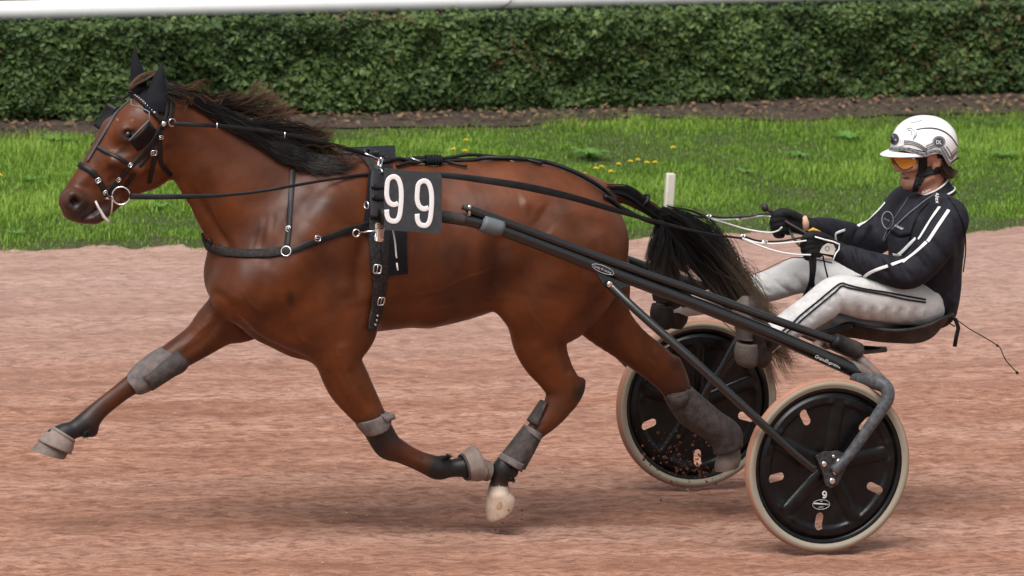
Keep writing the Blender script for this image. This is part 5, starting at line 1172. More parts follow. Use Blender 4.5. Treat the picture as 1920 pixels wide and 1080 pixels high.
# arch behind and under the seat, seat stem
L = crom([(1655, 716, -.545), (1640, 700, -.54), (1616, 676, -.50), (1600, 664, -.42)], 6); P = [at(*q) for q in L]; P = P+mir(P)[::-1]
MB().tube(P, .026, 14, flat=.8).build('arch', mat('dusty_grey_tube', srgb(84, 82, 80), .5, .3, 18, .0004, dust=CLAY, dscale=12, damt=.5), sulky)
pair('arch_brace', [(1640, 708, -.545), (1600, 688, -.52), (1560, 672, -.42), (1530, 655, -.28), (1540, 640, -.12)], [.022, .024, .024, .02, .02], bpy.data.materials['dusty_grey_tube'])
# seat: shallow bowl with raised rear lip
def seatsurf():
    up = [(1540, 622), (1562, 617), (1590, 606), (1620, 612), (1660, 619), (1700, 619), (1740, 610), (1768, 597), (1786, 590)]
    lo = [(1548, 632), (1580, 637), (1610, 641), (1650, 648), (1690, 651), (1725, 651), (1752, 640), (1772, 618), (1788, 594)]
    U, Lo = crom(up, 4), crom(lo, 4); wv = np.interp(np.linspace(0, 1, len(U)), [0, .12, .3, .6, .85, 1], [.05, .08, .16, .215, .21, .17]); V = []; k = 15
    for S, top in ((U, 1), (Lo, 0)):
        for i, q in enumerate(S):
            for j in range(k):
                v = -1+2*j/(k-1); y = v*wv[i]*(1 if top else .9); p = at(q[0], q[1], -wv[i])
                # camera sees the near edge: follow it with the true width
                p = Vector((p.x, y, p.z)) - Vector((0, 0, .0)); V.append(p+Vector((0, 0, (-.022*(1-v*v)) if top else .012*v*v)))
    n = len(U); F = []
    for i in range(n-1):
        for j in range(k-1):
            q = (i*k+j, (i+1)*k+j, (i+1)*k+j+1, i*k+j+1); F.append(q[::-1]); F.append(tuple(x+n*k for x in q))
    for i in range(n-1):
        for j in (0, k-1):
            q = (i*k+j, (i+1)*k+j, (i+1)*k+j+n*k, i*k+j+n*k); F.append(q if j == 0 else q[::-1])
    for j in range(k-1):
        for i in (0, n-1):
            q = (i*k+j, i*k+j+1, i*k+j+1+n*k, i*k+j+n*k); F.append(q if i else q[::-1])
    return V, F
V, F = seatsurf()
seat_m = mat('worn_seat_shell', srgb(36, 30, 29), .5, .3, 16, .0006, dust=srgb(104, 74, 62), dscale=9, damt=.45)
st = MB().add(V, F).build('seat', seat_m, sulky); weighted(st, 45)
k = 15; up_edge = [Vector(V[i*k]) for i in range(len(V)//2//k)]; up_far = [Vector(V[i*k+k-1]) for i in range(len(V)//2//k)]
MB().tube(up_edge+up_far[::-1], .008, 8, closed=True).build('seat_rim', RB, st)
MB().tube([at(x, y, 0) for x, y in ((1530, 645), (1570, 648), (1620, 656), (1660, 655))], [.03, .032, .03, .02], 12, flat=.6).build('seat_stem', SH, sulky)
pair('seat_stay', [(1545, 628, -.10), (1580, 616, -.14), (1600, 612, -.17)], .012, RB)
P = [at(x, y, -.15) for x, y in ((1782, 592), (1792, 600), (1797, 615), (1793, 632), (1790, 650))]; flatrein(P, 8, .005, 'hanging_strap', LE, sulky)
P = [at(x, y, -.15) for x, y in ((1776, 588), (1787, 596), (1780, 606), (1790, 612))]; MB().tube(P, .003, 6).build('knot', LE, sulky)
P = [at(x, y, -.14) for x, y in crom([(1782, 592), (1800, 604), (1820, 618), (1845, 632), (1866, 645), (1875, 652), (1884, 672), (1895, 686), (1906, 697)], 6)]
MB().tube(P, .0021, 6).tube([P[-1], P[-1]+Vector((.006, 0, -.008))], .006, 6).ball(at(1870, 648, -.14), .006, 8).build('whip_lash_cord', LE, sulky)
# lettering on the shafts and the near wheel
wt = MT['whitetape']
a, b = at(1113, 498, -.447), at(1148, 512, -.447); e = (b-a).normalized(); place_text('lucky 8 racing', a+Vector((0, 0, -.008)), e, (e.z*-1, 0, e.x), .012, mat('grey_lettering', srgb(190, 192, 195), .5), 'lettering', sh1[0], width=(b-a).length*.92)
lp = [Vector((.049*cos(t), 0, .0135*sin(t))) for t in np.linspace(0, 2*pi, 28, endpoint=False)]; cc = (a+b)/2+Vector((0, -.0, 0)); q = Matrix.Rotation(-math.atan2(e.z, e.x), 3, 'Y')
MB().tube([cc+q@v for v in lp], .0009, 4, closed=True, up=(0, 1, 0)).build('oval_outline', bpy.data.materials['grey_lettering'], sh1[0])
a, b = at(1526, 669, -.548), at(1574, 690, -.548); e = (b-a).normalized(); place_text('GrandSupreme', a+Vector((0, 0, -.006)), e, (-e.z, 0, e.x), .017, wt, 'lettering', sh1[0], shear=.25, width=(b-a).length)
c0 = Vector((WX, -WW/2-.0185, WR)); 
d = [c0+Vector((x, 0, z)) for x, z in [( -.022+.018*p[0], -.100-.026*p[1]) for p in crom([(.80, .555), (.5, .62), (.15, .5), (.1, .25), (.3, .05), (.6, .05), (.88, .25), (.9, .6), (.75, .9), (.45, .97), (.15, .85)], 4)]]
MB().ribbon(d, [Vector((0, -1, 0))]*len(d), .006, .001).build('digit', MT['white'], wn)
em = [c0+Vector((-.025+.036*cos(t), .0, -.152+.019*sin(t))) for t in np.linspace(0, 2*pi, 30, endpoint=False)]
MB().tube(em, .0012, 5, closed=True, up=(0, 1, 0)).box(c0+Vector((-.025, 0, -.150)), .062, .002, .006, Matrix.Rotation(.1, 3, 'Y')).box(c0+Vector((-.025, 0, -.162)), .02, .002, .002).box(c0+Vector((-.025, 0, -.139)), .008, .002, .003).build('emblem', bpy.data.materials['grey_lettering'], wn)
# ------------------------------------------------------------------ driver
person = thing('person', 'driver in white helmet, amber goggles, black jacket and pale breeches seated on the sulky', 'person', at(1735, 610, 0))
# body: one continuous figure (head and neck show, the rest is under the clothes)
bd = SDF((.25, -.40, .55), (2.0, .40, 1.75), .005)
def head(s):
    s.blob(1735, 274, 50, 0, .80, .02, asp=.98)                                        # skull
    s.chain([(1723, 288, 36, 0, .82), (1721, 316, 30, 0, .84), (1716, 336, 23, 0, .9)], k=.015)                       # face block
    s.chain([(1702, 344, 10, 0, 1.5), (1714, 343, 12, 0, 2.0), (1735, 327, 15, 0, 2.5)], k=.014)           # jaw
    s.chain([(1697, 344, 7.5, 0, 1.5), (1700, 349.5, 6.5, 0, 1.5)], k=.010)                # chin
    s.chain([(1690, 298, 4.5, 0, 1), (1684, 308, 5.5, 0, 1), (1681.5, 316, 6.5, 0, 1)], k=.008)  # nose
    s.chain([(1687, 318, 4.5, -.014, 1), (1689, 317, 4, -.017, 1)], k=.008); s.chain([(1687, 318, 4.5, .014, 1), (1689, 317, 4, .017, 1)], k=.008)
    s.chain([(1692.5, 329.5, 4.3, 0, 3), (1694, 330, 4.3, 0, 3.4)], k=.006); s.chain([(1693, 336.5, 4.5, 0, 2.6), (1696, 337, 4.5, 0, 2.8)], k=.006)
    s.chain([(1688, 333.2, 1.6, 0, 12), (1694, 333, 1.7, -.0, 14), (1699, 333.5, 1.4, -.0, 14)], k=.004, op='s')
    s.chain([(1690, 300, 7, -.035, 1), (1700, 302, 7, -.05, 1)], k=.015, op='s')       # eye sockets
    s.chain([(1688, 291, 6, 0, 1.4), (1697, 291, 7, -.04, 1), (1706, 293, 7, -.06, 1)], k=.014)    # brow
    s.chain([(1698, 315, 9, -.04, .9), (1712, 312, 10, -.058, .7)], k=.02)                 # cheek
    s.chain([(1756, 296, 10, -.072, .5), (1758, 305, 10, -.075, .5), (1753, 313, 7, -.072, .5)], k=.008)   # ear
    s.chain([(1755, 303, 4, -.086, .8), (1756, 306, 4, -.086, .8)], k=.006, op='s')
    s.chain([(1744, 318, 29, 0, .95), (1746, 345, 26, 0, .95), (1748, 375, 26, 0, 1.05)], k=.02)   # neck
head(bd)
bd.chain([(1748, 385, 32, 0, 1.2), (1742, 430, 46, 0, 1.3), (1738, 510, 48, 0, 1.35), (1735, 560, 45, 0, 1.4)], k=.04)
for sy_, (a1, l1) in ((-1, ([(1772, 412, 14, -.15), (1735, 485, 11, -.215), (1704, 512, 10, -.215), (1625, 494, 10, -.16), (1578, 476, 10, -.118), (1556, 467, 10, -.11)], [(1725, 572, 32, -.1), (1578, 552, 26, -.17), (1462, 632, 17, -.22), (1418, 650, 14, -.24)])),
                      (1, ([(1710, 384, 14, .15), (1675, 415, 11, .205), (1640, 446, 10, .215), (1608, 450, 10, .19), (1545, 431, 10, .12), (1500, 419, 11, .07)], [(1690, 548, 32, .1), (1500, 520, 26, .17), (1300, 572, 17, .22), (1270, 580, 14, .24)]))):
    bd.chain(a1, k=.03, sub=1); bd.chain(l1, k=.03, sub=1)
V, Q = bd.mesh(1); del bd
bpx, bpy_ = proj(V)
sk = NT('skin'); 
sk.set(Base_Color=sk.mix(sk.noise(60, 5), (.36, .165, .105, 1), (.50, .255, .175, 1)), Roughness=.5); sk.b.inputs['Subsurface Weight'].default_value = .12; sk.b.inputs['Subsurface Radius'].default_value = (.01, .004, .002); sk.bump(sk.noise(300, 2), .0004)
MT['skin'] = sk.m
me = fast_mesh('body', V, Q); 
col = np.tile(np.array([1., 1., 1.]), (len(V), 1)); beard = np.clip(1-np.hypot((bpx-1705)/30, (bpy_-345)/20), 0, 1)*(bpy_ > 324)*.55; red = np.clip(1-np.hypot((bpx-1684)/16, (bpy_-316)/14), 0, 1)*.35
lips = np.clip(1-np.hypot((bpx-1691)/8, (bpy_-334)/5), 0, 1)*.5
col = col*(1-beard[:, None]*np.array([.55, .45, .38])); col = col*(1-red[:, None]*np.array([0, .35, .35])); col = col*(1-lips[:, None]*np.array([.1, .45, .4])); set_col(me, 'tint', col)
base = sk.b.inputs['Base Color'].links[0].from_socket; sk.set(Base_Color=sk.mix(1.0, base, sk.attr('tint'), 'MULTIPLY'))
link('body', me, MT['skin'], person)
PB = bvh_of(V, Q)
# hair at the nape
F2, V2 = strands([[(1770, 298, -.05), (1776, 315, -.05), (1784, 325, -.05), (1797, 318, -.05)], [(1762, 310, -.06), (1768, 324, -.06), (1778, 332, -.06), (1790, 328, -.06)], [(1774, 300, .03), (1782, 318, .03), (1790, 324, .03), (1800, 314, .03)]], 260, 10, 5, .03, 2, 5, .1, .5, 0, .2)
hair('hair', to3d(F2), .0011, hairmat('brown_hair', (.022, .012, .008, 1), (.14, .07, .03, 1)), person, colf=np.array(V2))

# jacket
jk = SDF((.95, -.42, .7), (2.0, .42, 1.62), .006)
jk.chain([(1750, 394, 44, 0, 1.2), (1743, 416, 61, 0, 1.24), (1737, 450, 70, 0, 1.26), (1737, 500, 65, 0, 1.28), (1742, 545, 57, 0, 1.32), (1748, 572, 46, 0, 1.4)], k=.04)
jk.chain([(1770, 392, 28, -.11), (1780, 412, 38, -.175), (1762, 445, 38, -.20), (1735, 485, 35, -.215), (1704, 512, 31, -.215), (1665, 506, 29, -.195), (1625, 494, 25, -.16), (1595, 482, 21, -.13), (1578, 476, 18, -.118)], k=.035, sub=5)
jk.chain([(1722, 372, 27, .11), (1704, 382, 38, .175), (1675, 415, 37, .205), (1640, 446, 33, .215), (1608, 450, 31, .19), (1570, 438, 27, .15), (1545, 431, 24, .12), (1532, 427, 20, .10)], k=.035, sub=5)
V, Q = jk.mesh(1); del jk
jkm = NT('black_jacket_cloth'); g = jkm.attr('tint'); jkm.set(Base_Color=jkm.mix(jkm.ramp(jkm.noise(26, 6, .7), [(.45, 0.0), (.8, .6)]), jkm.mix(1.0, jkm.mix(jkm.noise(60), (.007, .007, .010, 1), (.014, .014, .019, 1)), g, 'MULTIPLY'), (.026, .025, .027, 1)), Roughness=.72)
jkm.b.inputs['Specular IOR Level'].default_value = .2; jkm.bump(jkm.mix(.3, jkm.noise(30, 4), jkm.noise(380, 2)), .004, .7)
V = folds(V, Q, [
    ([(1668, 470), (1690, 495), (1712, 528)], 5, -10.5), ([(1655, 478), (1672, 505), (1690, 535)], 6, 9.0), ([(1640, 470), (1655, 495), (1668, 525)], 5, -9.0), ([(1622, 468), (1634, 490), (1644, 518)], 5, 6.0), ([(1606, 464), (1614, 486), (1620, 510)], 4, -7.5), ([(1588, 462), (1594, 480), (1598, 500)], 3.5, -6.0), ([(1597, 462), (1604, 482), (1608, 504)], 4, 4.5),
    ([(1700, 462), (1722, 485), (1742, 512)], 6, -9.0), ([(1712, 452), (1738, 472), (1758, 500)], 6, 7.5), ([(1735, 440), (1760, 465), (1778, 492)], 6, -7.5), ([(1756, 395), (1745, 425), (1722, 452)], 9, 6.0), ([(1788, 400), (1800, 440), (1798, 490)], 6, -9.0), ([(1775, 440), (1785, 480), (1780, 520)], 8, 7.5),
    ([(1716, 384), (1698, 410), (1684, 440)], 6, -9.0), ([(1704, 384), (1686, 412), (1670, 446)], 5, 7.5), ([(1726, 400), (1708, 425), (1698, 450)], 5, 7.5), ([(1690, 372), (1670, 400), (1655, 430)], 5, -6.0), ([(1735, 372), (1720, 392), (1712, 410)], 5, -6.0), ([(1668, 436), (1684, 444), (1706, 440)], 3.5, -6.0), ([(1664, 432), (1662, 455), (1668, 470)], 5, 6.0),
    ([(1800, 500), (1785, 540), (1760, 570)], 7, -9.0), ([(1812, 460), (1805, 520), (1785, 570)], 7, 7.5), ([(1780, 530), (1760, 555), (1742, 566)], 6, -7.5), ([(1770, 545), (1785, 565), (1798, 572)], 5, 6.0),
    ([(1650, 396), (1640, 418), (1636, 440)], 5, -7.5), ([(1632, 412), (1622, 432), (1616, 450)], 5, 6.0), ([(1612, 424), (1604, 440), (1600, 456)], 4, -6.0), ([(1586, 428), (1582, 440), (1578, 452)], 4, -6.0), ([(1566, 428), (1562, 440), (1560, 450)], 3, 4.5)], .006, 22, 5)
jx, jy = proj(V); me = fast_mesh('jacket', V, Q)
vest = ((jx < 1722-(jy-380)*.28) & (jx > 1640) & (V[:, 1] > -.17)) | ((jx > 1788) & (V[:, 1] > -.19)) | (jy < 372)
tint = np.where(vest[:, None], np.array([1.7, 1.7, 1.8]), np.array([1., 1., 1.1])); set_col(me, 'tint', tint)
jacket = link('jacket', me, jkm.m, person); JB = bvh_of(V, Q)
JW = MT['whitetape']
def jstripe(pts, w, off=.002): return strap('white_stripe', pts, w, JW, jacket, off, .0025, b=JB, sub=6)
jstripe([(1762, 388), (1745, 412), (1728, 440), (1722, 449)], 6.5); jstripe([(1779, 394), (1760, 422), (1743, 448), (1739, 453)], 6.5)
jstripe([(1717, 447), (1702, 462), (1690, 474), (1684, 478)], 6.5); jstripe([(1737, 454), (1718, 472), (1697, 488), (1692, 491)], 6.5)
jstripe([(1675, 477), (1684, 478), (1690, 477)], 5); jstripe([(1698, 487), (1670, 497), (1640, 507), (1624, 516), (1620, 521)], 6)
jstripe([(1660, 380), (1645, 397), (1628, 412), (1608, 424)], 5.5); jstripe([(1584, 431), (1570, 436), (1566, 440), (1567, 452)], 5)
col_ = loft2(MB(), [(1716, 378, 1790, 356, 0, 44), (1717, 373, 1785, 349, 0, 40), (1719, 369, 1779, 340, 0, 36), (1722, 365, 1773, 331, 0, 33)], 28, cap=False, sub=3).build('collar', jkm.m, jacket); set_col(col_.data, 'tint', np.full(len(col_.data.vertices), 1.1)); md = col_.modifiers.new('s', 'SOLIDIFY'); md.thickness = .004
for q_, r_ in (((1721, 365.5, 1773.5, 331.5, 33), .0034), ((1716, 374, 1786, 350, 41), .0038)):
    a, b = at(q_[0], q_[1], 0), at(q_[2], q_[3], 0); c_ = (a+b)/2; e_ = (b-a)/2*1.03
    MB().tube([c_+e_*cos(t)+Vector((0, q_[4]*mpp()*1.03*sin(t), 0)) for t in np.linspace(0, 2*pi, 40, endpoint=False)], r_, 8, closed=True).build('collar_edge', JW, jacket)
strap('armhole_seam', [(1778, 372), (1793, 392), (1806, 425), (1811, 465), (1806, 510)], 3, jkm.m, jacket, .003, .004, b=JB)
strap('armhole_seam', [(1742, 380), (1724, 400), (1712, 425), (1706, 450)], 2.5, jkm.m, jacket, .003, .004, b=JB)
0 and jstripe([(1733, 352), (1748, 346), (1763, 339), (1772, 330)], 3.5, .003)
strap('cord', [(1782, 352), (1750, 367), (1722, 387), (1694, 410), (1670, 435), (1658, 452)], 3, MT['greytape'], jacket, .004, .003, b=JB)
strap('zip', [(1705, 370), (1685, 400), (1668, 425), (1655, 452)], 3, MT['greytape'], jacket, .003, .003, b=JB)
el = [(1665+11*cos(t)+6*sin(t)*.3, 413-16*sin(t)+3*cos(t)) for t in np.linspace(0, 2*pi, 20)]
strap('emblem', el, 1.6, mat('grey_print', srgb(150, 150, 152), .6), jacket, .003, .0012, b=JB, sub=2)
def jtext(body, x, y, ang, hpx, w=None, m=JW, b=JB):
    o = at(x, y, -.15); e = at(x+10*cos(ang), y-10*sin(ang), -.15)-o; f = at(x-10*sin(ang), y-10*cos(ang), -.15)-o; place_text(body, o, e, f, hpx*mpp(-.15), m, 'lettering', jacket, proj_b=b, off=.003, shear=.2, width=None if w is None else w*mpp(-.15))
o_ = at(1728, 365, -.082); place_text('Alex', o_, at(1738, 360.5, -.084)-o_, at(1725, 356, -.082)-o_, 6*mpp(), JW, 'lettering', jacket, width=20*mpp(), shear=.2); jtext('Daniel', 1678, 424, -.5, 5, 18); jtext('Alex', 1753, 361, -1.45, 8, 22); jtext('Racing', 1657, 412, -.35, 4, 13, bpy.data.materials['grey_print'])
pk = strap('pocket_flap', [(1672, 432), (1682, 437), (1690, 441), (1706, 438)], 5, jkm.m, jacket, .004, .006, b=JB)

# breeches
tr = SDF((.15, -.40, .5), (1.95, .42, 1.25), .006)
tr.chain([(1752, 560, 40, 0, 1.5), (1735, 572, 40, 0, 1.6), (1705, 570, 38, 0, 1.6)], k=.03)
tr.chain([(1728, 570, 42, -.10), (1670, 564, 44, -.13), (1620, 558, 41, -.155), (1584, 552, 37, -.17), (1562, 554, 35, -.175), (1540, 571, 34, -.18), (1505, 595, 31, -.19), (1470, 617, 28, -.205), (1446, 634, 24, -.215), (1436, 648, 20, -.22)], k=.03, sub=5)
tr.chain([(1680, 552, 42, .10), (1620, 540, 43, .13), (1560, 525, 39, .155), (1522, 517, 36, .17), (1497, 516, 34, .175), (1460, 530, 31, .18), (1400, 548, 27, .19), (1320, 568, 22, .205), (1285, 575, 19, .215), (1240, 583, 18, .22)], k=.03, sub=5)
V, Q = tr.mesh(1); del tr
fl_ = []
for i in range(11):
    x = 1592+i*13.5; fl_.append(([(x, 606), (x+2, 590), (x+6, 572+i*.3)], 3.6, -5.5 if i % 2 else 4.5))
for i in range(6):
    x = 1468+i*15; y = 622-i*11; fl_.append(([(x+12, y+14), (x+4, y), (x-6, y-14)], 4, -4 if i % 2 else 3.5))
fl_ += [([(1578, 586), (1574, 566), (1566, 545)], 5, -6), ([(1588, 590), (1586, 568), (1578, 545)], 4, 5), ([(1560, 582), (1556, 566), (1556, 548)], 4, -4), ([(1640, 535), (1690, 548), (1730, 560)], 6, -3), ([(1600, 525), (1650, 540), (1700, 552)], 6, 3),
        ([(1455, 640), (1446, 628), (1440, 618)], 3, -4), ([(1466, 632), (1456, 620), (1450, 610)], 3, 3), ([(1520, 552), (1500, 530), (1488, 512)], 5, -6), ([(1535, 550), (1518, 528), (1506, 510)], 5, 4), ([(1505, 553), (1482, 535), (1468, 515)], 5, 5), ([(1488, 553), (1466, 538), (1450, 522)], 4, -5), ([(1555, 545), (1540, 528), (1530, 512)], 5, -4), ([(1450, 552), (1430, 540), (1420, 528)], 4, -4)]
V = folds(V, Q, fl_, .007, 16, 9)
tm = NT('pale_breeches_cloth'); dirt = tm.ramp(tm.noise(7, 6, .7), [(.48, 0.0), (.75, .7)]); tm.set(Base_Color=tm.mix(dirt, tm.mix(tm.noise(40), (.47, .465, .46, 1), (.56, .553, .545, 1)), (.28, .25, .235, 1)), Roughness=.8)
tm.b.inputs['Specular IOR Level'].default_value = .25; tm.bump(tm.mix(.25, tm.noise(16, 4), tm.noise(300, 2)), .006, .7)
trou = link('trousers', fast_mesh('trousers', V, Q), tm.m, person); TB = bvh_of(V, Q)
sb = MT['blackcloth']
strap('black_stripe', [(1735, 562), (1700, 556), (1660, 548), (1620, 542), (1590, 535), (1577, 532), (1560, 543), (1530, 568), (1500, 592), (1484, 608), (1474, 615), (1462, 625)], 3.2, sb, trou, .004, .003, b=TB, sub=9)
strap('black_stripe', [(1735, 567), (1700, 562), (1660, 553), (1620, 546), (1590, 540), (1578, 537), (1564, 549), (1535, 573), (1505, 598), (1490, 612), (1479, 620), (1467, 630)], 3.2, sb, trou, .004, .003, b=TB, sub=9)
strap('piping', [(1405, 520), (1440, 503), (1470, 488), (1490, 484), (1520, 486), (1560, 494)], 2, sb, trou, .004, .002, b=TB)
# boots: soles turned towards the front, toes up
bm_ = mat('dusty_black_boot', srgb(24, 22, 22), .5, .3, 30, .0008, dust=srgb(100, 72, 58), dscale=12, damt=.35); sm_ = mat('grey_worn_sole', srgb(82, 76, 72), .85, .35, 40, .003, dust=srgb(110, 80, 66), dscale=14, damt=.3)
sd_ = mat('dark_boot_sole', srgb(40, 36, 34), .8, .35, 40, .002, dust=srgb(95, 70, 58), dscale=10, damt=.3)
def foot(dx, dy, Y, lab, sm_=sm_):
    f = lambda r: [(a+dx, b+dy, c+dx, d+dy, y+Y, w) for a, b, c, d, y, w in r]
    # upper: from toe tip down to heel, cross sections stacked along the foot
    up = loft2(MB(), f([(1398, 556, 1412, 556, -.0, 8), (1388, 566, 1424, 568, 0, 20), (1384, 590, 1434, 592, 0, 27), (1386, 620, 1440, 622, 0, 26), (1390, 645, 1446, 648, 0, 24), (1394, 668, 1446, 672, 0, 23), (1398, 684, 1436, 688, 0, 18)]), 22, sub=4).build('boot', bm_, person)
    up['label'] = lab
    loft2(MB(), f([(1391, 558, 1402, 555, -.02, 10), (1378, 575, 1405, 570, -.02, 24), (1374, 596, 1408, 594, -.02, 29), (1380, 612, 1410, 612, -.02, 27), (1384, 632, 1408, 632, -.02, 23), (1384, 636, 1410, 636, -.02, 23)]), 22, sub=4).build('sole', sm_, up)
    loft2(MB(), f([(1382, 643, 1418, 644, -.02, 24), (1378, 660, 1420, 662, -.02, 25), (1382, 680, 1418, 682, -.02, 23), (1392, 688, 1410, 689, -.02, 14)]), 22, sub=4).build('heel', sm_, up)
    loft2(MB(), f([(1420, 612, 1432, 660, 0, 27), (1430, 608, 1442, 658, 0, 27), (1436, 612, 1446, 655, 0, 24)]), 18, sub=2).build('strap', LE, up)
    loft2(MB(), f([(1408, 628, 1432, 668, 0, 24), (1425, 616, 1446, 660, 0, 24), (1440, 606, 1458, 650, 0, 22)]), 18, sub=3).build('shaft', bm_, up)
foot(0, 0, -.23, 'dusty boot nearest the viewer with its sole showing')
foot(-158, -72, .23, 'far boot mostly behind the sulky shafts', sd_)
# gloves: closed fists with separate fingers
gm = mat('black_glove_cloth', srgb(17, 17, 18), .75, .3, 90, .0012, spec=.3)
def glove(px, py, Y, s, name, fl=1.0):
    g = SDF(tuple(np.array(at(px-62, py+48, Y))-np.array([0, .12, 0])), tuple(np.array(at(px+62, py-52, Y))+np.array([0, .12, 0])), .003)
    c = lambda L, k=.01, sub=3: g.chain([(px+a, py+b, r, Y+y) for a, b, r, y in L], k=k, sub=sub)
    c([(38, 12, 16, 0), (22, 7, 17, 0), (4, 1, 18, .0), (-8, -3, 15, 0)], .02)
    for i in range(4):
        o = i*9.2-13; yy = -.012+.0*i; L = [1, 1.06, 1.0, .85][i]
        c([(-2, o+2, 9, yy), (-18*L, o-1, 8.2, yy-.018), (-28*L, o+3, 7.6, yy-.006), (-27*L, o+9, 7.2, yy+.016), (-17*L, o+10, 6.6, yy+.028)], .0035, 4)
    c([(18, -6, 10, -.02), (2, -15, 8.5, -.03), (-14, -19, 7.5, -.026), (-24, -15, 6.6, -.02)], .006, 4)
    V, Q = g.mesh(1); return link('glove', fast_mesh('glove', V, Q), gm, person), bvh_of(V, Q)
gn, GB = glove(1537, 458, -.105, 1, 'near'); gn['label'] = 'near black glove with a white wrist tab'
gf, GB2 = glove(1480, 416, .05, 1, 'far'); gf['label'] = 'far black glove holding the whip'
wl = mat('white_glove_leather', srgb(205, 198, 190), .7, .1, 40, .0006)
tab = [(1538, 474), (1543, 462), (1552, 456), (1562, 458), (1567, 468), (1562, 478), (1550, 476)]
V = []; c0 = hit(GB, 1553, 467); n0 = c0[1] if c0[0] is not None else Vector((0, -1, 0)); pc = c0[0] if c0[0] is not None else at(1553, 467, -.14)
pts = [at(x, y, pc.y-.004) for x, y in tab]; MB().add([p+Vector((0, -.004, 0)) for p in pts]+[p+Vector((0, .02, 0)) for p in pts], [tuple(range(6, -1, -1))]+[(i, (i+1) % 7, (i+1) % 7+7, i+7) for i in range(7)]).build('wrist_tab', wl, gn, smooth=False)
ring(at(1551, 466, pc.y-.0085), (0, 1, 0), .009, .0012, 'tab_ring', MT['greytape'], gn)
MB().tube([at(x, y, -.165) for x, y in ((1528, 444), (1545, 449), (1562, 453), (1574, 458), (1573, 468), (1567, 475), (1562, 488))], .003, 6).build('glove_piping', MT['white'], gn)
MB().tube([at(x, y, .02) for x, y in ((1507, 406), (1510, 418), (1510, 432))], [.012, .016, .014], 10, flat=1.0).build('wrist_band', mat('pale_wrist_band', srgb(200, 160, 140), .7), gf)
loft2(MB(), [(1558, 458, 1566, 490, -.12, 17), (1572, 462, 1578, 494, -.12, 18), (1588, 464, 1592, 500, -.12, 21)], 20, sub=3).build('knit_cuff', MT['blackcloth'], jacket)
loft2(MB(), [(1515, 407, 1512, 438, .07, 16), (1530, 410, 1528, 446, .09, 20), (1545, 414, 1545, 452, .11, 23)], 20, sub=3).build('knit_cuff', MT['blackcloth'], jacket)

# helmet
hel = thing_helmet = MB()
def helmet_mesh():
    "shell: dome cut by a wavy lower edge, with thickness"
    top = at(1733, 270, 0); m = mpp(0); rx, ry, rz = 66*m, .112, 55*m; na, nb = 96, 36; V = []; 
    # lower edge heights measured on the near side, mirrored on the far side
    ex = np.array([1668, 1680, 1700, 1714, 1730, 1742, 1755, 1766, 1776, 1786, 1795, 1799]); ez = np.array([284, 284, 284, 287, 292.5, 288, 285.5, 290, 305, 313, 306, 296])
    C = top
    def edge_z(x): 
        X = [at(a, 290, -.09).x for a in ex]; Z = [at(a, b, -.085).z for a, b in zip(ex, ez)]; return float(np.interp(x, X, Z))
    rings = []
    for i in range(na):
        th = 2*pi*i/na; dx, dy = cos(th), sin(th); col = []
        px0 = C.x+rx*dx*(1.0 if dx < 0 else .98); z0 = edge_z(px0)
        for j in range(nb+1):
            t = j/nb; ph = t*pi/2; 
            # above the equator an ellipsoid; below it near vertical walls down to the edge
            z = C.z+rz*sin(ph); rr = cos(ph)**.92
            col.append((C.x+rx*dx*rr, C.y+ry*dy*rr, z))
        low = []
        for j in range(8):
            t = j/8; z = z0+(C.z-z0)*t; s_ = 1-.10*((C.z-z)/(.1))**2 if z < C.z else 1; low.append((C.x+rx*dx*s_, C.y+ry*dy*s_, z))
        rings.append(low+col)
    k = len(rings[0]); V = [p for r in rings for p in r]; F = [(i*k+j, ((i+1) % na)*k+j, ((i+1) % na)*k+j+1, i*k+j+1) for i in range(na) for j in range(k-1)]
    return V, F
V, F = helmet_mesh(); me = mesh('helmet', V, F); 
hm = NT('white_helmet_shell'); hm.set(Base_Color=(.76, .76, .755, 1), Roughness=.28); hm.b.inputs['Coat Weight'].default_value = .4
helmet = link('helmet', me, hm.m, person); md = helmet.modifiers.new('s', 'SOLIDIFY'); md.thickness = .006; md.offset = -1
HLB = BVHTree.FromPolygons([tuple(v) for v in V], F)
gp = mat('grey_helmet_print', srgb(70, 72, 78), .35, .05, 10, 0); lg = mat('light_grey_helmet_print', srgb(120, 122, 128), .35, .15, 60, 0); bk = mat('black_helmet_trim', srgb(18, 18, 20), .4, .1, 10, 0)
def hs_(name, pts, w, m, off=.0016, th=.0012): return strap(name, pts, w, m, helmet, off, th, b=HLB, sub=6)
hs_('stripe', [(1718, 243), (1735, 240.5), (1755, 241.5), (1772, 248), (1785, 259), (1795, 274)], 3.2, gp)
hs_('band', [(1667, 279), (1685, 279), (1705, 280), (1716, 284), (1730, 289.5), (1742, 285.5), (1755, 282.5), (1767, 287), (1777, 303), (1784, 309)], 6.5, lg)
for o in (0, 3, 6): hs_('stripe', [(1694, 264+o), (1710, 265+o), (1725, 271+o), (1738, 280+o)], 1.5, gp)
hs_('stripe', [(1703, 277), (1717, 281), (1737, 285)], 2.0, bk); hs_('stripe', [(1780, 296), (1788, 290), (1797, 284)], 5, lg); hs_('stripe', [(1743, 279), (1750, 275), (1754, 274)], 3.5, lg); hs_('stripe', [(1768, 276), (1775, 287), (1779, 296)], 3, lg)
for o in (0, 4, 8): hs_('stripe', [(1736, 274+o), (1745, 270+o), (1754, 267+o)], 1.4, gp)
for o in (0, 5, 10): hs_('stripe', [(1774-o, 274+o*.3), (1782-o, 286+o*.3), (1786-o, 298)], 1.8, gp)
for o in (0, 5, 10): hs_('stripe', [(1796, 276+o), (1788, 283+o), (1782, 290+o)], 1.6, gp)
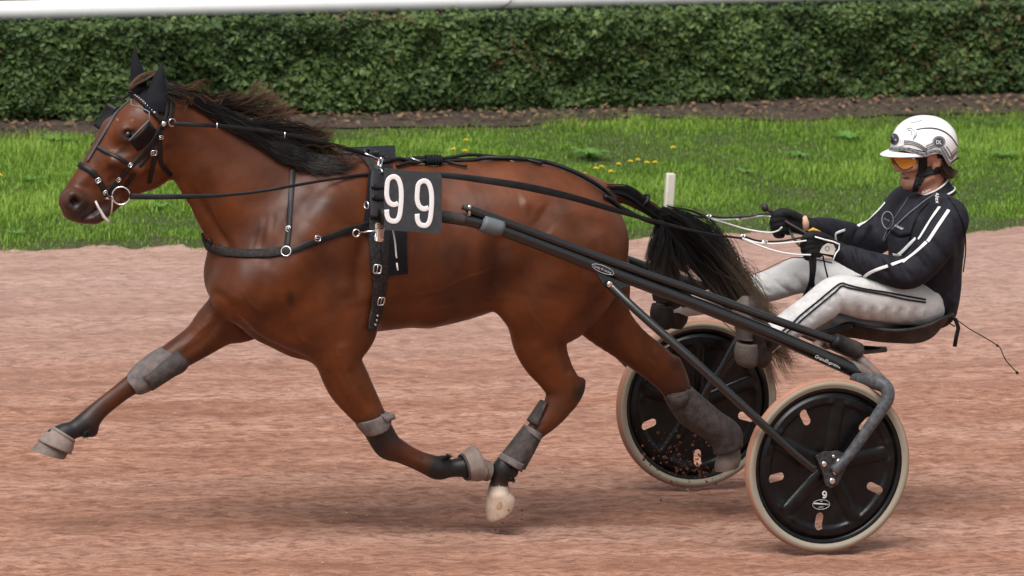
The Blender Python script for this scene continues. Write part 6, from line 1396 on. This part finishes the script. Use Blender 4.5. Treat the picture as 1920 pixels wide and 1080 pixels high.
hs_('stripe', [(1798, 296), (1790, 300), (1782, 306)], 4, bk)
for i in range(12): x = 1670+i*8.2; hs_('stud', [(x, float(np.interp(x, [1668, 1705, 1730, 1755, 1767], [279, 280, 289.5, 282.5, 287]))), (x+2, float(np.interp(x+2, [1668, 1705, 1730, 1755, 1767], [279, 280, 289.5, 282.5, 287])))], 1.4, bk, .0028)
def hdisc(x, y, rx, ry, m, name, off): 
    Vp = []
    for t in np.linspace(0, 2*pi, 24, endpoint=False):
        p, n = hit(HLB, x+rx*cos(t), y+ry*sin(t)); Vp.append((p+n*off) if p is not None else at(x+rx*cos(t), y+ry*sin(t), -.05))
    p, n = hit(HLB, x, y); Vp.append(p+n*(off+.0006)); return MB().add(Vp, [(i, (i+1) % 24, 24) for i in range(24)]).build(name, m, helmet)
hdisc(1677.5, 261, 8.5, 10.5, gp, 'emblem', .002); hdisc(1760, 266, 12, 11, lg, 'emblem', .0024); hdisc(1760, 266.5, 8.5, 8.5, gp, 'emblem', .0034)
def htext(body, x, y, hpx, w): o = at(x, y, -.1); place_text(body, o, at(x+10, y+.5, -.1)-o, at(x, y-10, -.1)-o, hpx*mpp(), MT['white'], 'lettering', helmet, width=w*mpp(), proj_b=HLB, off=.005)
htext('DL', 1754.5, 270, 7, 11); htext('Racing', 1671, 263.5, 4, 12.5)
for a, b, c, d in ((1688, 259, 1691, 274), (1691, 258, 1694, 274), (1684, 273, 1694, 271)): hs_('scroll', [(a, b), ((a+c)/2+2, (b+d)/2), (c, d)], 2.2, MT['white'], .003)
for pts in ([(1700, 243), (1706, 240), (1712, 243), (1716, 250), (1714, 258), (1712, 262)], [(1703, 244), (1709, 246), (1710, 254)], [(1718, 247), (1719, 253), (1715, 258)]): hs_('scroll', pts, 1.6, lg, .002)
hs_('scroll', [(1708, 229.5), (1718, 229), (1730, 225)], 1.6, lg)
# peak
Vp = []; nn = 25
for lay_ in (0, 1):
    for i in range(nn):
        th = radians(-78+156*i/(nn-1)); 
        for j in range(6):
            t = j/5; base = Vector((at(1733, 270, 0).x-66*mpp()*.955*cos(th), .112*.955*sin(th), at(1700, 284, 0).z+.004)); tip = base+Vector((-.052*max(0, cos(th*1.12))**.7, .0, -.012*max(0, cos(th))-.004)); Vp.append(base.lerp(tip, t)+Vector((0, 0, .010*sin(pi*t*.5)*(1-t)-.005*lay_)))
F = []
for i in range(nn-1):
    for j in range(5):
        q = (i*6+j, i*6+j+1, (i+1)*6+j+1, (i+1)*6+j); F.append(q); F.append(tuple(x+nn*6 for x in q[::-1]))
for i in range(nn-1): q = (i*6+5, (i+1)*6+5, (i+1)*6+5+nn*6, i*6+5+nn*6); F.append(q[::-1])
MB().add(Vp, F).build('peak', hm.m, helmet)
# padded harness straps of the helmet
def hstrap(pts, w, th=.006, off=.009, nm='side_strap'): return strap(nm, pts, w, mat('helmet_padding', srgb(17, 17, 19), .6, .2, 40, .0006) if 'helmet_padding' not in bpy.data.materials else bpy.data.materials['helmet_padding'], helmet, off, th, b=PB, sub=6)
hstrap([(1730, 288), (1730, 300), (1729, 312), (1727, 325), (1723, 335)], 17)
hstrap([(1726, 321), (1740, 321), (1756, 318), (1770, 311), (1778, 305)], 16); hstrap([(1722, 330), (1736, 326), (1750, 324)], 12)
hstrap([(1776, 308), (1774, 298), (1766, 291), (1756, 290)], 13)
hstrap([(1724, 333), (1719, 345), (1715, 355)], 12, .012, .006); hstrap([(1732, 334), (1726, 343), (1720, 350)], 6, .006)
ring(at(1721, 348, -.075), (.2, -1, 0), .009, .003, 'buckle', bk, helmet)
hstrap([(1752, 321), (1763, 322)], 3)
# goggles
def glens():
    lens = [(1674, 297), (1684, 296), (1700, 296), (1716, 298), (1718, 303), (1712, 311), (1702, 316.5), (1693, 318), (1686, 312), (1680, 303)]; P = []
    for s_ in range(2):
        for x, y in lens:
            p, n = hit(PB, max(x, 1687), y); d = 0
            u = (x-1674)/44; P.append(at(x, y, -.012-.062*u**.8-.006*s_))
    k = len(lens); return P, [tuple(range(k-1, -1, -1)), tuple(range(k, 2*k))]+[(i, (i+1) % k, (i+1) % k+k, i+k) for i in range(k)], lens
P, F, lens = glens()
gl = NT('amber_lens'); gl.set(Base_Color=(.72, .27, .012, 1), Roughness=.08, Alpha=.82); gl.b.inputs['Specular IOR Level'].default_value = .7
gg = MB().tube([at(x, y, Y) for x, y, Y in ((1674, 296, -.015), (1690, 294, -.04), (1706, 294.5, -.065), (1720, 297, -.08), (1734, 298, -.085))], [.003, .003, .0035, .005, .004], 8).tube([at(x, y, Y) for x, y, Y in ((1674, 297, -.015), (1680, 307, -.025), (1686, 313.5, -.04), (1694, 319, -.055), (1702, 317.5, -.066), (1712, 312, -.076))], .0018, 6).build('goggles', bk, person)
MB().add(P, F).build('lens', gl.m, gg, smooth=False)
lens2 = [Vector((p.x, -p.y, p.z)) for p in P]; MB().add(lens2, [f[::-1] for f in F]).build('lens', gl.m, gg, smooth=False)
MB().box(at(1713, 297, -.082), .014, .003, .006, Matrix.Rotation(.15, 3, 'Y'), .001).build('logo', MT['white'], gg)

# whip in the far hand
whip = thing('driving_whip', 'short black whip with a knob end held in the far glove', 'whip', at(1434, 388, .04))
P = [at(x, y, Y) for x, y, Y in ((1433, 388, .045), (1446, 397, .04), (1462, 408, .03))]
MB().tube(P, [.008, .0075, .0095], 12).ball(at(1434, 389, .045), .0165, 14, (.9, 1, 1.1)).build('handle', MT['rubber'], whip)
MB().tube([at(x, y, Y) for x, y, Y in ((1462, 408, .03), (1480, 420, .0), (1495, 428, -.03), (1512, 438, -.06), (1530, 447, -.085), (1560, 462, -.06))], [.0095, .007, .006, .0055, .005, .004], 10).build('stock', mat('dark_brown_whip', srgb(45, 32, 30), .5), whip)
MB().tube([at(x, y, -.07) for x, y in ((1517, 435), (1524, 432), (1532, 436), (1539, 438))], [.008, .012, .012, .008], 10).ball(at(1524, 431, -.075), .008, 8).build('amber_fitting', mat('amber_plastic', srgb(200, 150, 60), .35, .3, 60), whip)
